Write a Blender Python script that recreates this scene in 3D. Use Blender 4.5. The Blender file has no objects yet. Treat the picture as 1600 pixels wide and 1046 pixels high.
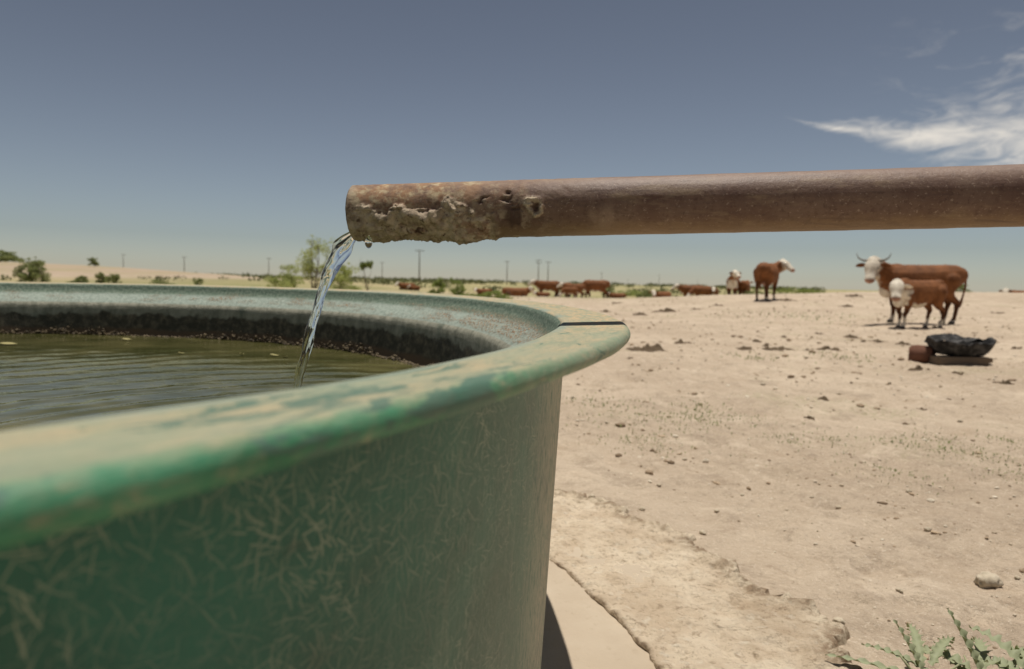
import bpy, bmesh, math, random
import numpy as np
from mathutils import Vector, Matrix

random.seed(7)
RNG = np.random.default_rng(11)
SC = bpy.context.scene
COL = SC.collection
R_ = math.radians

# ------------------------------------------------------------------ camera
EYE = 0.75                      # eye height above the ground beside the tank
FPX = 1067.0                    # 24 mm lens on a 1600 px wide, 36 mm frame
_n = np.array([0.023, (441.0 - 523.0) / FPX, 1.0]); _n /= np.linalg.norm(_n)
_y = np.array([0, 1.0, 0]) - _n * _n[1]; _y /= np.linalg.norm(_y)
_x = np.cross(_y, _n)
CAM_M = np.array([_x, _y, _n])  # camera frame -> world (slight roll, nose a little down)

def view_point(px, py, depth):
    """world point seen at a measured bearing of the photograph, at a chosen distance"""
    c = np.array([(px - 800) / FPX * depth, depth, -(py - 523) / FPX * depth])
    return CAM_M @ c + np.array([0, 0, EYE])

cam_d = bpy.data.cameras.new('camera')
cam_d.sensor_width = 36; cam_d.lens = 24; cam_d.sensor_fit = 'HORIZONTAL'
cam_d.clip_start = 0.02; cam_d.clip_end = 20000
cam_d.dof.use_dof = True; cam_d.dof.focus_distance = 1.08; cam_d.dof.aperture_fstop = 5.0
cam_o = bpy.data.objects.new('camera', cam_d); COL.objects.link(cam_o)
_r, _f, _u = CAM_M[:, 0], CAM_M[:, 1], CAM_M[:, 2]
cam_o.matrix_world = Matrix(((_r[0], _u[0], -_f[0], 0), (_r[1], _u[1], -_f[1], 0), (_r[2], _u[2], -_f[2], EYE), (0, 0, 0, 1)))
SC.camera = cam_o
SC.render.engine = 'CYCLES'
SC.cycles.use_denoising = True
SC.cycles.max_bounces = 10
SC.cycles.transmission_bounces = 8
SC.view_settings.view_transform = 'Standard'
SC.view_settings.look = 'None'
SC.view_settings.gamma = 1.0
SC.view_settings.exposure = 0.0

# ------------------------------------------------------------------ node helpers
class NT:
    def __init__(s, tree):
        s.t = tree; s.n = tree.nodes; s.l = tree.links
    def node(s, kind, **kw):
        nd = s.n.new(kind)
        for k, v in kw.items(): setattr(nd, k, v)
        return nd
    def put(s, sock, v):
        if v is None: return
        if isinstance(v, bpy.types.NodeSocket): s.l.new(v, sock)
        else:
            if hasattr(sock.default_value, '__len__') and not hasattr(v, '__len__'): v = [v] * len(sock.default_value)
            if hasattr(sock.default_value, '__len__') and len(sock.default_value) == 4 and len(v) == 3: v = (*v, 1)
            sock.default_value = v
    def math(s, op, a, b=None, c=None, clamp=False):
        nd = s.node('ShaderNodeMath', operation=op, use_clamp=clamp)
        s.put(nd.inputs[0], a); s.put(nd.inputs[1], b); s.put(nd.inputs[2], c)
        return nd.outputs[0]
    def add(s, a, b): return s.math('ADD', a, b)
    def sub(s, a, b): return s.math('SUBTRACT', a, b)
    def mul(s, a, b): return s.math('MULTIPLY', a, b)
    def vec(s, op, a, b=None, sc=None):
        nd = s.node('ShaderNodeVectorMath', operation=op)
        s.put(nd.inputs[0], a); s.put(nd.inputs[1], b)
        if sc is not None: s.put(nd.inputs['Scale'], sc)
        return nd.outputs['Value'] if op in ('DOT_PRODUCT', 'LENGTH', 'DISTANCE') else nd.outputs[0]
    def step(s, v, lo, hi, a=0.0, b=1.0):
        nd = s.node('ShaderNodeMapRange', interpolation_type='SMOOTHSTEP')
        s.put(nd.inputs[0], v); s.put(nd.inputs[1], lo); s.put(nd.inputs[2], hi); s.put(nd.inputs[3], a); s.put(nd.inputs[4], b)
        return nd.outputs[0]
    def noise(s, co, scale, detail=4, rough=0.55, dist=0.0, dims='3D'):
        nd = s.node('ShaderNodeTexNoise', noise_dimensions=dims)
        s.put(nd.inputs['Vector'], co); s.put(nd.inputs['Scale'], scale); s.put(nd.inputs['Detail'], detail)
        s.put(nd.inputs['Roughness'], rough); s.put(nd.inputs['Distortion'], dist)
        return nd.outputs['Fac']
    def mix(s, f, a, b):
        nd = s.node('ShaderNodeMix', data_type='RGBA')
        s.put(nd.inputs[0], f); s.put(nd.inputs[6], a); s.put(nd.inputs[7], b)
        return nd.outputs[2]
    def mixblend(s, mode, f, a, b):
        nd = s.node('ShaderNodeMix', data_type='RGBA', blend_type=mode)
        s.put(nd.inputs[0], f); s.put(nd.inputs[6], a); s.put(nd.inputs[7], b)
        return nd.outputs[2]
    def sepxyz(s, v):
        nd = s.node('ShaderNodeSeparateXYZ'); s.put(nd.inputs[0], v); return nd.outputs
    def comb(s, x, y, z):
        nd = s.node('ShaderNodeCombineXYZ'); s.put(nd.inputs[0], x); s.put(nd.inputs[1], y); s.put(nd.inputs[2], z); return nd.outputs[0]
    def attr(s, name, out='Fac'):
        nd = s.node('ShaderNodeAttribute', attribute_name=name); return nd.outputs[out]
    def uv(s):
        return s.node('ShaderNodeUVMap', uv_map='UVMap').outputs[0]
    def obj(s): return s.node('ShaderNodeTexCoord').outputs['Object']
    def bump(s, h, strength=0.5, dist=0.01, normal=None):
        nd = s.node('ShaderNodeBump'); s.put(nd.inputs['Strength'], strength); s.put(nd.inputs['Distance'], dist); s.put(nd.inputs['Height'], h)
        s.put(nd.inputs['Normal'], normal)
        return nd.outputs[0]
    def strands(s, co, scale, half_len, half_w, ang_off=0.0, ang_span=6.283):
        """chopped glass strands: one short line per Voronoi cell, at a random angle"""
        v = s.node('ShaderNodeTexVoronoi', voronoi_dimensions='2D', feature='F1')
        s.put(v.inputs['Vector'], co); s.put(v.inputs['Scale'], scale); s.put(v.inputs['Randomness'], 1.0)
        d = s.sepxyz(s.vec('SUBTRACT', co, v.outputs['Position']))
        cs = s.node('ShaderNodeSeparateColor'); s.put(cs.inputs[0], v.outputs['Color'])
        a = s.add(s.mul(cs.outputs[0], ang_span), ang_off)
        ca, sa = s.math('COSINE', a), s.math('SINE', a)
        al = s.add(s.mul(d[0], ca), s.mul(d[1], sa))
        ac = s.sub(s.mul(d[1], ca), s.mul(d[0], sa))
        bend = s.mul(s.mul(al, al), s.mul(s.sub(cs.outputs[1], 0.5), 26.0))
        ac = s.math('ABSOLUTE', s.add(ac, bend))
        m = s.mul(s.step(ac, half_w * 0.35, half_w, 1, 0), s.step(s.math('ABSOLUTE', al), half_len * 0.85, half_len, 1, 0))
        return s.mul(m, s.step(cs.outputs[2], 0.15, 0.9, 0.25, 1.0))

def material(name, rough=0.8, spec=0.3):
    m = bpy.data.materials.new(name); m.use_nodes = True
    t = NT(m.node_tree); p = m.node_tree.nodes['Principled BSDF']
    p.inputs['Roughness'].default_value = rough
    p.inputs['Specular IOR Level'].default_value = spec
    return m, t, p

# ------------------------------------------------------------------ sky and sun
SUN = Vector((0.075, 0.15, 1.0)).normalized()
world = bpy.data.worlds.new('World'); SC.world = world; world.use_nodes = True
w = NT(world.node_tree)
for nd in list(w.n): w.n.remove(nd)
sky = w.node('ShaderNodeTexSky', sky_type='NISHITA', sun_disc=False)
sky.sun_elevation = math.asin(SUN.z); sky.sun_rotation = math.atan2(SUN.x, SUN.y)
sky.altitude = 800; sky.air_density = 1.0; sky.dust_density = 0.3; sky.ozone_density = 1.5
dirv = w.node('ShaderNodeTexCoord').outputs['Generated']
dx, dy, dz = w.sepxyz(dirv)[0:3]
hs = w.node('ShaderNodeHueSaturation'); w.put(hs.inputs['Color'], w.vec('SCALE', sky.outputs[0], None, 0.06))
hs.inputs['Saturation'].default_value = 0.44
gm = w.node('ShaderNodeGamma'); w.put(gm.inputs[0], hs.outputs[0]); gm.inputs[1].default_value = 1.7
skyc = w.vec('MULTIPLY', gm.outputs[0], (30.2, 30.1, 29.5))
# one wind-drawn cirrus bank: az (deg) and elevation (deg) of the direction
az = w.mul(w.math('ARCTAN2', dx, dy), 57.2958)
el = w.mul(w.math('ARCSINE', dz), 57.2958)
cu = w.math('DIVIDE', w.sub(az, 21.2), 15.0)
warp = w.noise(w.comb(w.mul(az, 0.16), w.mul(el, 0.35), 0.0), 1.0, 3, 0.5)
line = w.add(w.add(12.8, w.mul(w.math('MINIMUM', cu, 1.6), -4.3)), w.mul(w.mul(cu, cu), 1.8))
wob = w.mul(w.sub(warp, 0.5), 3.0)
off = w.add(w.sub(el, line), w.mul(wob, w.math('MINIMUM', w.math('MAXIMUM', cu, 0.0), 1.0)))
cuc = w.math('MAXIMUM', cu, 0.0)
thick = w.add(0.20, w.mul(w.math('POWER', w.math('MINIMUM', cuc, 1.3), 1.9), 3.7))
wis = w.comb(w.add(w.mul(az, 0.30), w.mul(el, 0.25)), w.add(w.mul(el, 0.85), w.mul(az, -0.10)), 2.3)
n1 = w.add(w.mul(w.noise(wis, 1.25, 7, 0.56, 0.7), 0.78), w.mul(w.noise(wis, 0.6, 3, 0.5, 0.3), 0.22))
n2 = w.noise(wis, 0.55, 3, 0.5)
core = w.sub(1.0, w.math('DIVIDE', w.math('ABSOLUTE', off), thick))
dens = w.add(w.mul(core, 0.9), w.mul(w.sub(n1, 0.5), 3.2))
ends = w.mul(w.step(cu, -0.03, 0.16), w.step(cu, 1.6, 3.2, 1.0, 0.0))
dens = w.mul(w.step(dens, -0.25, 1.7), ends)
n3 = w.noise(wis, 0.8, 6, 0.6, 0.6)
veil = w.mul(w.mul(w.step(n3, 0.50, 0.78), w.step(cu, 0.1, 1.2)), w.mul(w.step(el, 11, 13), w.step(el, 15.0, 21, 1, 0)))
veil = w.mul(w.mul(veil, ends), 0.34)
cloudf = w.math('MAXIMUM', w.mul(dens, 0.9), veil)
skyc2 = w.mix(cloudf, skyc, (14.2, 13.2, 11.7, 1))
bg = w.node('ShaderNodeBackground'); w.put(bg.inputs[0], skyc2); bg.inputs[1].default_value = 0.06
wo = w.node('ShaderNodeOutputWorld'); w.l.new(bg.outputs[0], wo.inputs[0])

sun_d = bpy.data.lights.new('sun', 'SUN'); sun_d.energy = 4.2; sun_d.angle = R_(0.55); sun_d.color = (1.0, 0.945, 0.86)
sun_o = bpy.data.objects.new('sun', sun_d); COL.objects.link(sun_o)
sun_o.rotation_euler = SUN.to_track_quat('Z', 'Y').to_euler(); sun_o.location = (0, 0, 60)

# ------------------------------------------------------------------ numpy noise
def _hash(ix, iy, iz, seed):
    h = (ix.astype(np.int64) * 374761393 + iy.astype(np.int64) * 668265263 + iz.astype(np.int64) * 2147483647 + seed * 974711) & 0xFFFFFFFF
    h = ((h ^ (h >> 13)) * 1274126177) & 0xFFFFFFFF
    h = ((h ^ (h >> 16)) * 2246822519) & 0xFFFFFFFF
    return ((h ^ (h >> 15)) & 0xFFFFFF) / float(0xFFFFFF)

def vnoise(x, y, z=None, seed=0):
    x = np.asarray(x, float); y = np.asarray(y, float); z = np.zeros_like(x) if z is None else np.asarray(z, float)
    ix, iy, iz = np.floor(x), np.floor(y), np.floor(z)
    fx, fy, fz = x - ix, y - iy, z - iz
    fx, fy, fz = [t * t * t * (t * (t * 6 - 15) + 10) for t in (fx, fy, fz)]
    out = 0
    for a in (0, 1):
        for b in (0, 1):
            for c in (0, 1):
                out = out + _hash(ix + a, iy + b, iz + c, seed) * (fx if a else 1 - fx) * (fy if b else 1 - fy) * (fz if c else 1 - fz)
    return out * 2 - 1

def fbm(x, y, z=None, octv=4, gain=0.5, seed=0):
    s, a, f = 0, 1.0, 1.0
    for i in range(octv):
        s = s + a * vnoise(np.asarray(x) * f, np.asarray(y) * f, None if z is None else np.asarray(z) * f, seed + i * 17); a *= gain; f *= 2.03
    return s

def sstep(v, lo, hi):
    t = np.clip((np.asarray(v, float) - lo) / (hi - lo), 0, 1); return t * t * (3 - 2 * t)

# ------------------------------------------------------------------ mesh helpers
def link(o, parent=None):
    COL.objects.link(o)
    if parent is not None: o.parent = parent
    return o

def mesh_np(name, verts, faces, mat=None, parent=None, smooth=True, attrs=None, uv=None, colors=None):
    """faces: (n,3) or (n,4) int array, or list of such arrays"""
    me = bpy.data.meshes.new(name)
    fl = faces if isinstance(faces, list) else [faces]
    fl = [np.asarray(f, np.int32) for f in fl if len(f)]
    loops = np.concatenate([f.ravel() for f in fl])
    sizes = np.concatenate([np.full(len(f), f.shape[1], np.int32) for f in fl])
    starts = np.concatenate(([0], np.cumsum(sizes)[:-1])).astype(np.int32)
    verts = np.asarray(verts, np.float32)
    me.vertices.add(len(verts)); me.vertices.foreach_set('co', verts.ravel())
    me.loops.add(len(loops)); me.loops.foreach_set('vertex_index', loops)
    me.polygons.add(len(sizes)); me.polygons.foreach_set('loop_start', starts); me.polygons.foreach_set('loop_total', sizes)
    me.update(calc_edges=True)
    me.polygons.foreach_set('use_smooth', np.full(len(sizes), smooth, bool))
    if uv is not None:
        l = me.uv_layers.new(name='UVMap'); l.data.foreach_set('uv', np.asarray(uv, np.float32)[loops].ravel())
    for k, a in (attrs or {}).items():
        at = me.attributes.new(k, 'FLOAT', 'POINT'); at.data.foreach_set('value', np.asarray(a, np.float32).ravel())
    for k, a in (colors or {}).items():
        at = me.attributes.new(k, 'FLOAT_COLOR', 'POINT'); at.data.foreach_set('color', np.asarray(a, np.float32).ravel())
    me.validate()
    if mat: me.materials.append(mat)
    return link(bpy.data.objects.new(name, me), parent)

def grid_faces(nu, nv, wrap_u=False):
    iu = np.arange(nu if wrap_u else nu - 1); iv = np.arange(nv - 1)
    a, b = np.meshgrid(iu, iv, indexing='ij'); a = a.ravel(); b = b.ravel(); a2 = (a + 1) % nu
    return np.stack([a * nv + b, a2 * nv + b, a2 * nv + b + 1, a * nv + b + 1], 1)

def tube(path, radii, seg=10, cap=True):
    """verts, quads of a tube along a list of points"""
    path = [Vector(p) for p in path]; V = []; F = []
    prev = None
    for i, p in enumerate(path):
        t = (path[min(i + 1, len(path) - 1)] - path[max(i - 1, 0)]).normalized()
        if prev is None:
            a = t.orthogonal().normalized()
        else:
            a = (prev - t * prev.dot(t)).normalized()
        prev = a; b = t.cross(a)
        for k in range(seg):
            an = 2 * math.pi * k / seg
            V.append(p + (a * math.cos(an) + b * math.sin(an)) * radii[i])
    for i in range(len(path) - 1):
        for k in range(seg):
            F.append((i * seg + k, i * seg + (k + 1) % seg, (i + 1) * seg + (k + 1) % seg, (i + 1) * seg + k))
    if cap:
        V.append(path[0]); c0 = len(V) - 1; V.append(path[-1]); c1 = len(V) - 1; n = (len(path) - 1) * seg
        for k in range(seg):
            F.append((c0, (k + 1) % seg, k, k)); F.append((c1, n + k, n + (k + 1) % seg, n + (k + 1) % seg))
    return [tuple(v) for v in V], F

class MB:
    def __init__(s): s.V = []; s.F = []
    def add(s, V, F):
        o = len(s.V); s.V += [tuple(v) for v in V]; s.F += [tuple(dict.fromkeys(i + o for i in f)) for f in F]; return s
    def tube(s, path, radii, seg=10, cap=True):
        if not hasattr(radii, '__len__'): radii = [radii] * len(path)
        return s.add(*tube(path, radii, seg, cap))
    def box(s, c, d, rz=0, ry=0, rx=0, jit=0):
        M = Matrix.Rotation(rz, 3, 'Z') @ Matrix.Rotation(ry, 3, 'Y') @ Matrix.Rotation(rx, 3, 'X')
        V = [Vector(c) + M @ Vector((sx * d[0] / 2 + random.uniform(-jit, jit), sy * d[1] / 2 + random.uniform(-jit, jit), sz * d[2] / 2 + random.uniform(-jit, jit)))
             for sx in (-1, 1) for sy in (-1, 1) for sz in (-1, 1)]
        return s.add(V, [(0, 1, 3, 2), (4, 6, 7, 5), (0, 4, 5, 1), (2, 3, 7, 6), (0, 2, 6, 4), (1, 5, 7, 3)])
    def build(s, name, mat, parent=None, smooth=True, bevel=0):
        me = bpy.data.meshes.new(name); me.from_pydata(s.V, [], s.F); me.validate(); me.update()
        if bevel:
            bm = bmesh.new(); bm.from_mesh(me)
            bmesh.ops.bevel(bm, geom=bm.edges[:], offset=bevel, segments=2, affect='EDGES'); bm.to_mesh(me); bm.free()
        for p in me.polygons: p.use_smooth = smooth
        me.materials.append(mat)
        return link(bpy.data.objects.new(name, me), parent)

def tag(o, label=None, cat=None, group=None, kind=None):
    if label: o['label'] = label
    if cat: o['category'] = cat
    if group: o['group'] = group
    if kind: o['kind'] = kind
    return o

def empty(name, loc=(0, 0, 0), rz=0.0, scale=1.0):
    o = bpy.data.objects.new(name, None); o.location = loc; o.rotation_euler = (0, 0, rz); o.scale = (scale,) * 3
    o.empty_display_size = 0.1
    return link(o)

def ico(sub=1):
    bm = bmesh.new(); bmesh.ops.create_icosphere(bm, subdivisions=sub, radius=1.0)
    V = np.array([v.co[:] for v in bm.verts]); F = np.array([[v.index for v in f.verts] for f in bm.faces]); bm.free()
    return V, F
ICO1, ICO1F = ico(1)
ICO2, ICO2F = ico(2)
ICO3, ICO3F = ico(3)

# ------------------------------------------------------------------ terrain
TC = np.array([-1.902, 1.296])          # tank centre
def ground_z(X, Y, fine=True):
    X = np.asarray(X, float); Y = np.asarray(Y, float)
    r = np.hypot(X, Y)
    g = 0.86 * np.exp(-(((X - 24) / 14) ** 2 + ((Y - 33) / 12) ** 2))
    g = g + 0.13 * np.exp(-(((X - 10) / 4) ** 2 + ((Y - 28) / 4) ** 2))
    g = g - 0.55 * sstep(Y, 28, 58) * (1 - 0.75 * sstep(r, 120, 420))
    g = g + 2.45 * np.exp(-(((X + 72) / 40) ** 2 + ((Y - 95) / 35) ** 2))
    g = g + 0.6 * np.exp(-(((X + 20) / 14) ** 2 + ((Y - 70) / 20) ** 2))
    far = sstep(r, 4, 20)
    g = g + far * 0.055 * fbm(X / 5.3, Y / 5.3, octv=3, seed=5) * (1 - sstep(r, 200, 600))
    td = np.hypot(X - TC[0], Y - TC[1])
    g = g - 0.012 * sstep(td, 2.3, 2.8)
    if fine:
        a = sstep(td, 2.5, 2.9)
        k = a * (1 - sstep(r, 30, 60))
        hoof = -np.abs(fbm(X * 3.1, Y * 3.1, octv=2, seed=21))
        tread = -0.016 * (1 - sstep(worley(X, Y, 0.26, 5), 0.18, 0.46)) - 0.011 * (1 - sstep(worley(X + 7, Y + 3, 0.17, 15), 0.2, 0.5))
        g = g + k * tread * np.clip(0.55 + 0.9 * fbm(X * 0.6, Y * 0.6, octv=2, seed=33), 0.1, 1.3)
        g = g + k * (0.012 * fbm(X * 1.7, Y * 1.7, octv=3, seed=9) + 0.020 * hoof + 0.0075 * fbm(X * 11, Y * 11, octv=3, seed=31) + 0.0022 * fbm(X * 43, Y * 43, octv=2, seed=44))
    return g

def worley(X, Y, cell, seed):
    """distance (in cells) to the nearest of one jittered point per cell"""
    X = X / cell; Y = Y / cell; ix, iy = np.floor(X), np.floor(Y); best = np.full(X.shape, 9.0)
    for a in (-1, 0, 1):
        for b in (-1, 0, 1):
            cx_, cy_ = ix + a, iy + b; z0 = np.zeros_like(cx_)
            best = np.minimum(best, np.hypot(X - cx_ - _hash(cx_, cy_, z0, seed), (Y - cy_ - _hash(cx_, cy_, z0, seed + 1)) * 1.2) + 0.35 * _hash(cx_, cy_, z0, seed + 2))
    return best
def gz(x, y): return float(ground_z(np.array([x]), np.array([y]))[0])

def ground_at(px, dist):
    """ground point on the bearing of a column of the photograph, `dist` metres ahead"""
    c = CAM_M @ np.array([(px - 800) / FPX, 1.0, 0.08]); x = c[0] / c[1] * dist
    return (float(x), float(dist), gz(x, dist))

_ang = np.concatenate([np.arange(-180, -41, 3.0), np.arange(-41, 41, 0.165), np.arange(41, 180, 3.0)])
_rad = np.concatenate([0.35 * np.exp(np.arange(0, 90) * 0.01355), 0.35 * math.exp(90 * 0.01355) * np.exp(np.arange(0, 330) * 0.0072), 0.35 * math.exp(90 * 0.01355 + 330 * 0.0072) * np.exp(np.arange(0, 425) * 0.01355)])
_A, _Rr = np.meshgrid(np.radians(_ang), _rad, indexing='ij')
gX, gY = (_Rr * np.sin(_A)).ravel(), (_Rr * np.cos(_A)).ravel()
gZ = ground_z(gX, gY)
gr = np.hypot(gX, gY)
hill = np.exp(-(((gX + 68) / 40) ** 2 + ((gY - 92) / 33) ** 2))
veg = sstep(gr + 14 * fbm(gX / 17, gY / 17, octv=3, seed=70), 40, 62) * (1 - 0.95 * sstep(hill, 0.25, 0.5))
veg = np.clip(veg * (1 - 0.6 * np.exp(-(((gX - 24) / 12) ** 2 + ((gY - 33) / 9) ** 2))), 0, 1)
olive = np.exp(-(((gX - 1.5) / 6) ** 2 + ((gY - 36) / 6) ** 2))

mg, t, p = material('sandy_soil', 0.95, 0.15)
co = t.obj()
c1 = t.mix(t.step(t.noise(co, 0.55, 5, 0.6), 0.36, 0.66), (0.475, 0.375, 0.275), (0.58, 0.47, 0.35))
c1 = t.mix(t.mul(t.step(t.noise(co, 2.6, 6, 0.68, 0.6), 0.5, 0.72), 0.5), c1, (0.45, 0.34, 0.235))
c1 = t.mix(t.mul(t.step(t.noise(co, 1.1, 7, 0.72, 0.9), 0.52, 0.64), 0.55), c1, (0.43, 0.335, 0.24))
c1 = t.mix(t.mul(t.step(t.noise(co, 7.0, 6, 0.72, 0.6), 0.53, 0.68), 0.55), c1, (0.38, 0.285, 0.20))
c1 = t.mix(t.mul(t.step(t.noise(t.vec('ADD', co, (3.3, 8.1, 0)), 3.4, 9, 0.8, 0.5), 0.50, 0.60), 0.55), c1, (0.36, 0.28, 0.205))
c1 = t.mix(t.mul(t.step(t.noise(t.vec('ADD', co, (13.3, 1.1, 0)), 2.0, 9, 0.8, 0.5), 0.53, 0.63), 0.5), c1, (0.70, 0.58, 0.44))
c1 = t.mix(t.mul(t.step(t.noise(co, 26, 6, 0.7), 0.52, 0.75), 0.65), c1, (0.70, 0.58, 0.435))
c1 = t.mix(t.mul(t.mul(t.step(t.noise(co, 0.7, 4, 0.6, 0.4), 0.55, 0.66), t.step(t.noise(co, 30, 5, 0.75), 0.45, 0.6)), 0.45), c1, (0.30, 0.29, 0.15))
c1 = t.mix(t.mul(t.step(t.noise(co, 60, 5, 0.75), 0.55, 0.68), 0.5), c1, (0.28, 0.205, 0.14))
c1 = t.mix(t.mul(t.step(t.noise(co, 110, 4, 0.75), 0.57, 0.66), 0.6), c1, (0.78, 0.68, 0.54))
streak = t.noise(t.vec('MULTIPLY', co, (0.5, 1.3, 1.0)), 0.8, 6, 0.72, 0.8)
c1 = t.mix(t.mul(t.step(streak, 0.58, 0.72), 0.5), c1, (0.26, 0.195, 0.135))
dry = t.mix(t.step(t.noise(co, 0.045, 5, 0.65), 0.42, 0.6), (0.44, 0.365, 0.20), (0.23, 0.235, 0.095))
dry = t.mix(t.step(t.noise(co, 0.5, 4, 0.7), 0.35, 0.75), dry, (0.33, 0.29, 0.145))
c1 = t.mix(t.attr('veg'), c1, dry)
c1 = t.mix(t.mul(t.attr('hill'), 0.8), c1, t.mix(t.step(t.noise(co, 0.12, 6, 0.7), 0.4, 0.6), (0.40, 0.305, 0.225), (0.34, 0.28, 0.17)))
c1 = t.mix(t.mul(t.attr('olive'), t.step(t.noise(co, 0.9, 4, 0.7), 0.35, 0.65)), c1, (0.30, 0.27, 0.12))
t.put(p.inputs['Base Color'], c1)
hgt = t.add(t.mul(t.noise(co, 45, 6, 0.72), 0.015), t.mul(t.noise(co, 9, 5, 0.65), 0.030))
t.put(p.inputs['Normal'], t.bump(hgt, 0.9, 1.0))
ground = mesh_np('ground', np.stack([gX, gY, gZ], 1), grid_faces(len(_ang), len(_rad), wrap_u=True)[:, ::-1], mg, attrs={'veg': veg, 'olive': olive, 'hill': np.clip(hill * 1.4, 0, 1)})
tag(ground, 'bare sandy dirt pasture running out to dry grass plain', kind='structure')

# ------------------------------------------------------------------ concrete pad and rough apron round the tank
mp, t, p = material('smooth_concrete', 0.9, 0.2)
co = t.obj()
cc = t.mix(t.step(t.noise(co, 3, 5, 0.6), 0.3, 0.7), (0.45, 0.365, 0.27), (0.53, 0.445, 0.34))
cc = t.mix(t.mul(t.step(t.noise(co, 40, 5, 0.7), 0.55, 0.75), 0.4), cc, (0.33, 0.25, 0.17))
t.put(p.inputs['Base Color'], cc); t.put(p.inputs['Normal'], t.bump(t.noise(co, 120, 4, 0.7), 0.35, 0.004))
th = np.radians(np.arange(0, 360, 1.0)); rr = np.linspace(0.2, 2.32, 24)
T_, Q_ = np.meshgrid(th, rr, indexing='ij')
px_, py_ = TC[0] + Q_ * np.cos(T_), TC[1] + Q_ * np.sin(T_)
pz_ = 0.008 + 0.002 * fbm(px_ * 4, py_ * 4, octv=3, seed=3)
pad = mesh_np('concrete_pad', np.stack([px_.ravel(), py_.ravel(), pz_.ravel()], 1), grid_faces(len(th), len(rr), True)[:, ::-1], mp)
tag(pad, 'smooth beige concrete pad under the tank', kind='structure')

ma, t, p = material('rough_caliche_concrete', 0.95, 0.15)
co = t.obj()
cc = t.mix(t.step(t.noise(co, 5, 6, 0.65), 0.35, 0.62), (0.60, 0.475, 0.34), (0.75, 0.63, 0.475))
cc = t.mix(t.mul(t.step(t.noise(co, 2.2, 5, 0.7, 0.5), 0.52, 0.68), 0.65), cc, (0.42, 0.31, 0.205))
cc = t.mix(t.mul(t.step(t.noise(co, 55, 5, 0.7), 0.52, 0.66), 0.6), cc, (0.30, 0.215, 0.14))
cc = t.mix(t.mul(t.step(t.noise(co, 34, 3, 0.6), 0.55, 0.75), 0.7), cc, (0.74, 0.66, 0.53))
cc = t.mix(t.attr('edge'), cc, t.mix(t.step(t.noise(co, 22, 5, 0.7), 0.4, 0.62), (0.30, 0.215, 0.14), (0.70, 0.59, 0.44)))
cc = t.mix(t.attr('face'), cc, t.mix(t.step(t.noise(co, 45, 4, 0.7), 0.4, 0.6), (0.30, 0.22, 0.15), (0.50, 0.39, 0.275)))  # inner step face coloured darker, its shade painted in
t.put(p.inputs['Base Color'], cc)
t.put(p.inputs['Normal'], t.bump(t.add(t.noise(co, 60, 6, 0.75), t.mul(t.noise(co, 18, 3, 0.6), 1.8)), 1.0, 0.011))
tha = np.radians(np.concatenate([np.arange(-180, -40, 2.0), np.arange(-40, 50, 0.16), np.arange(50, 180, 2.0)]))
nv = 74
ri = np.interp(np.degrees(tha), [-180, -30, 0, 6, 13.5, 30, 180], [2.28, 2.26, 2.193, 2.135, 2.077, 2.05, 2.05])
ri = ri + 0.006 * fbm(tha * 30, tha * 0 + 3, octv=4, gain=0.6, seed=8)
ro = np.interp(np.degrees(tha), [-180, -20, 2, 9, 15, 29, 60, 180], [2.72, 2.70, 2.62, 2.585, 2.545, 2.37, 2.4, 2.5])
ro = ro + 0.055 * fbm(tha * 14, tha * 0, octv=5, gain=0.62, seed=13)
sv = np.concatenate([[0, 0.0, 0.008], np.linspace(0.025, 1.0, nv - 3)])
TA, SV = np.meshgrid(tha, sv, indexing='ij')
RA = ri[:, None] + (ro - ri)[:, None] * SV
ax_, ay_ = TC[0] + RA * np.cos(TA), TC[1] + RA * np.sin(TA)
az_ = 0.0125 + 0.004 * fbm(ax_ * 6, ay_ * 6, octv=3, seed=51) + 0.006 * fbm(ax_ * 22, ay_ * 22, octv=4, gain=0.6, seed=52)
edge = sstep(SV, 0.78, 0.97)
az_ = az_ + 0.018 * np.clip(fbm(ax_ * 13, ay_ * 13, octv=4, gain=0.6, seed=53), 0, 1) * sstep(SV, 0.72, 0.9)
az_ = np.where(SV > 0.955, az_ * (1 - sstep(SV, 0.955, 1.0)) - 0.03 * sstep(SV, 0.955, 1.0), az_)
az_ = az_ + 0.003 * np.exp(-((SV - 0.03) / 0.03) ** 2)
az_[:, 0] = 0.0
face = np.zeros_like(SV); face[:, :2] = 1; face[:, 2] = 0.7
apron = mesh_np('concrete_apron', np.stack([ax_.ravel(), ay_.ravel(), az_.ravel()], 1), grid_faces(len(tha), nv, True)[:, ::-1], ma, attrs={'edge': edge, 'face': face})
tag(apron, 'broken pale caliche concrete apron beside the tank', kind='structure')

# ------------------------------------------------------------------ stock tank
RIM = EYE - 0.0625
NTH = 1100
TH = np.linspace(0, 2 * math.pi, NTH, endpoint=False)
THD = (np.degrees(TH) + 180) % 360 - 180
DO = np.interp(THD, [-180, -40, -32.4, -31.4, -30, -27.7, -24, -20, -10.4, -0.7, 6.5, 15, 24, 60, 180], [0, 0, 0.0, -.004, -.007, -.010, -.008, -.006, .004, -.006, -.010, -.004, 0, 0, 0])
DI = np.interp(THD, [-180, -40, -31, -29.6, -27.8, -26.3, -24.4, -21.5, -18.8, -15.4, -10.9, -6.4, 3.7, 16.8, 25, 60, 180], [0, 0, -.008, -.006, -.001, .007, .007, .010, .009, .005, 0, .001, -.01, .005, .01, 0, 0])
def _sm(a, n=25):
    k = np.hanning(n); k /= k.sum(); return np.convolve(np.concatenate([a[-n:], a, a[:n]]), k, 'same')[n:-n]
DO, DI = _sm(DO), _sm(DI)
ZW = 0.010 * np.interp(THD, [-180, -10, 15, 45, 85, 110, 180], [0, 0, 0.25, 1, 1, 0.4, 0]); ZW = _sm(ZW, 61)

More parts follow.
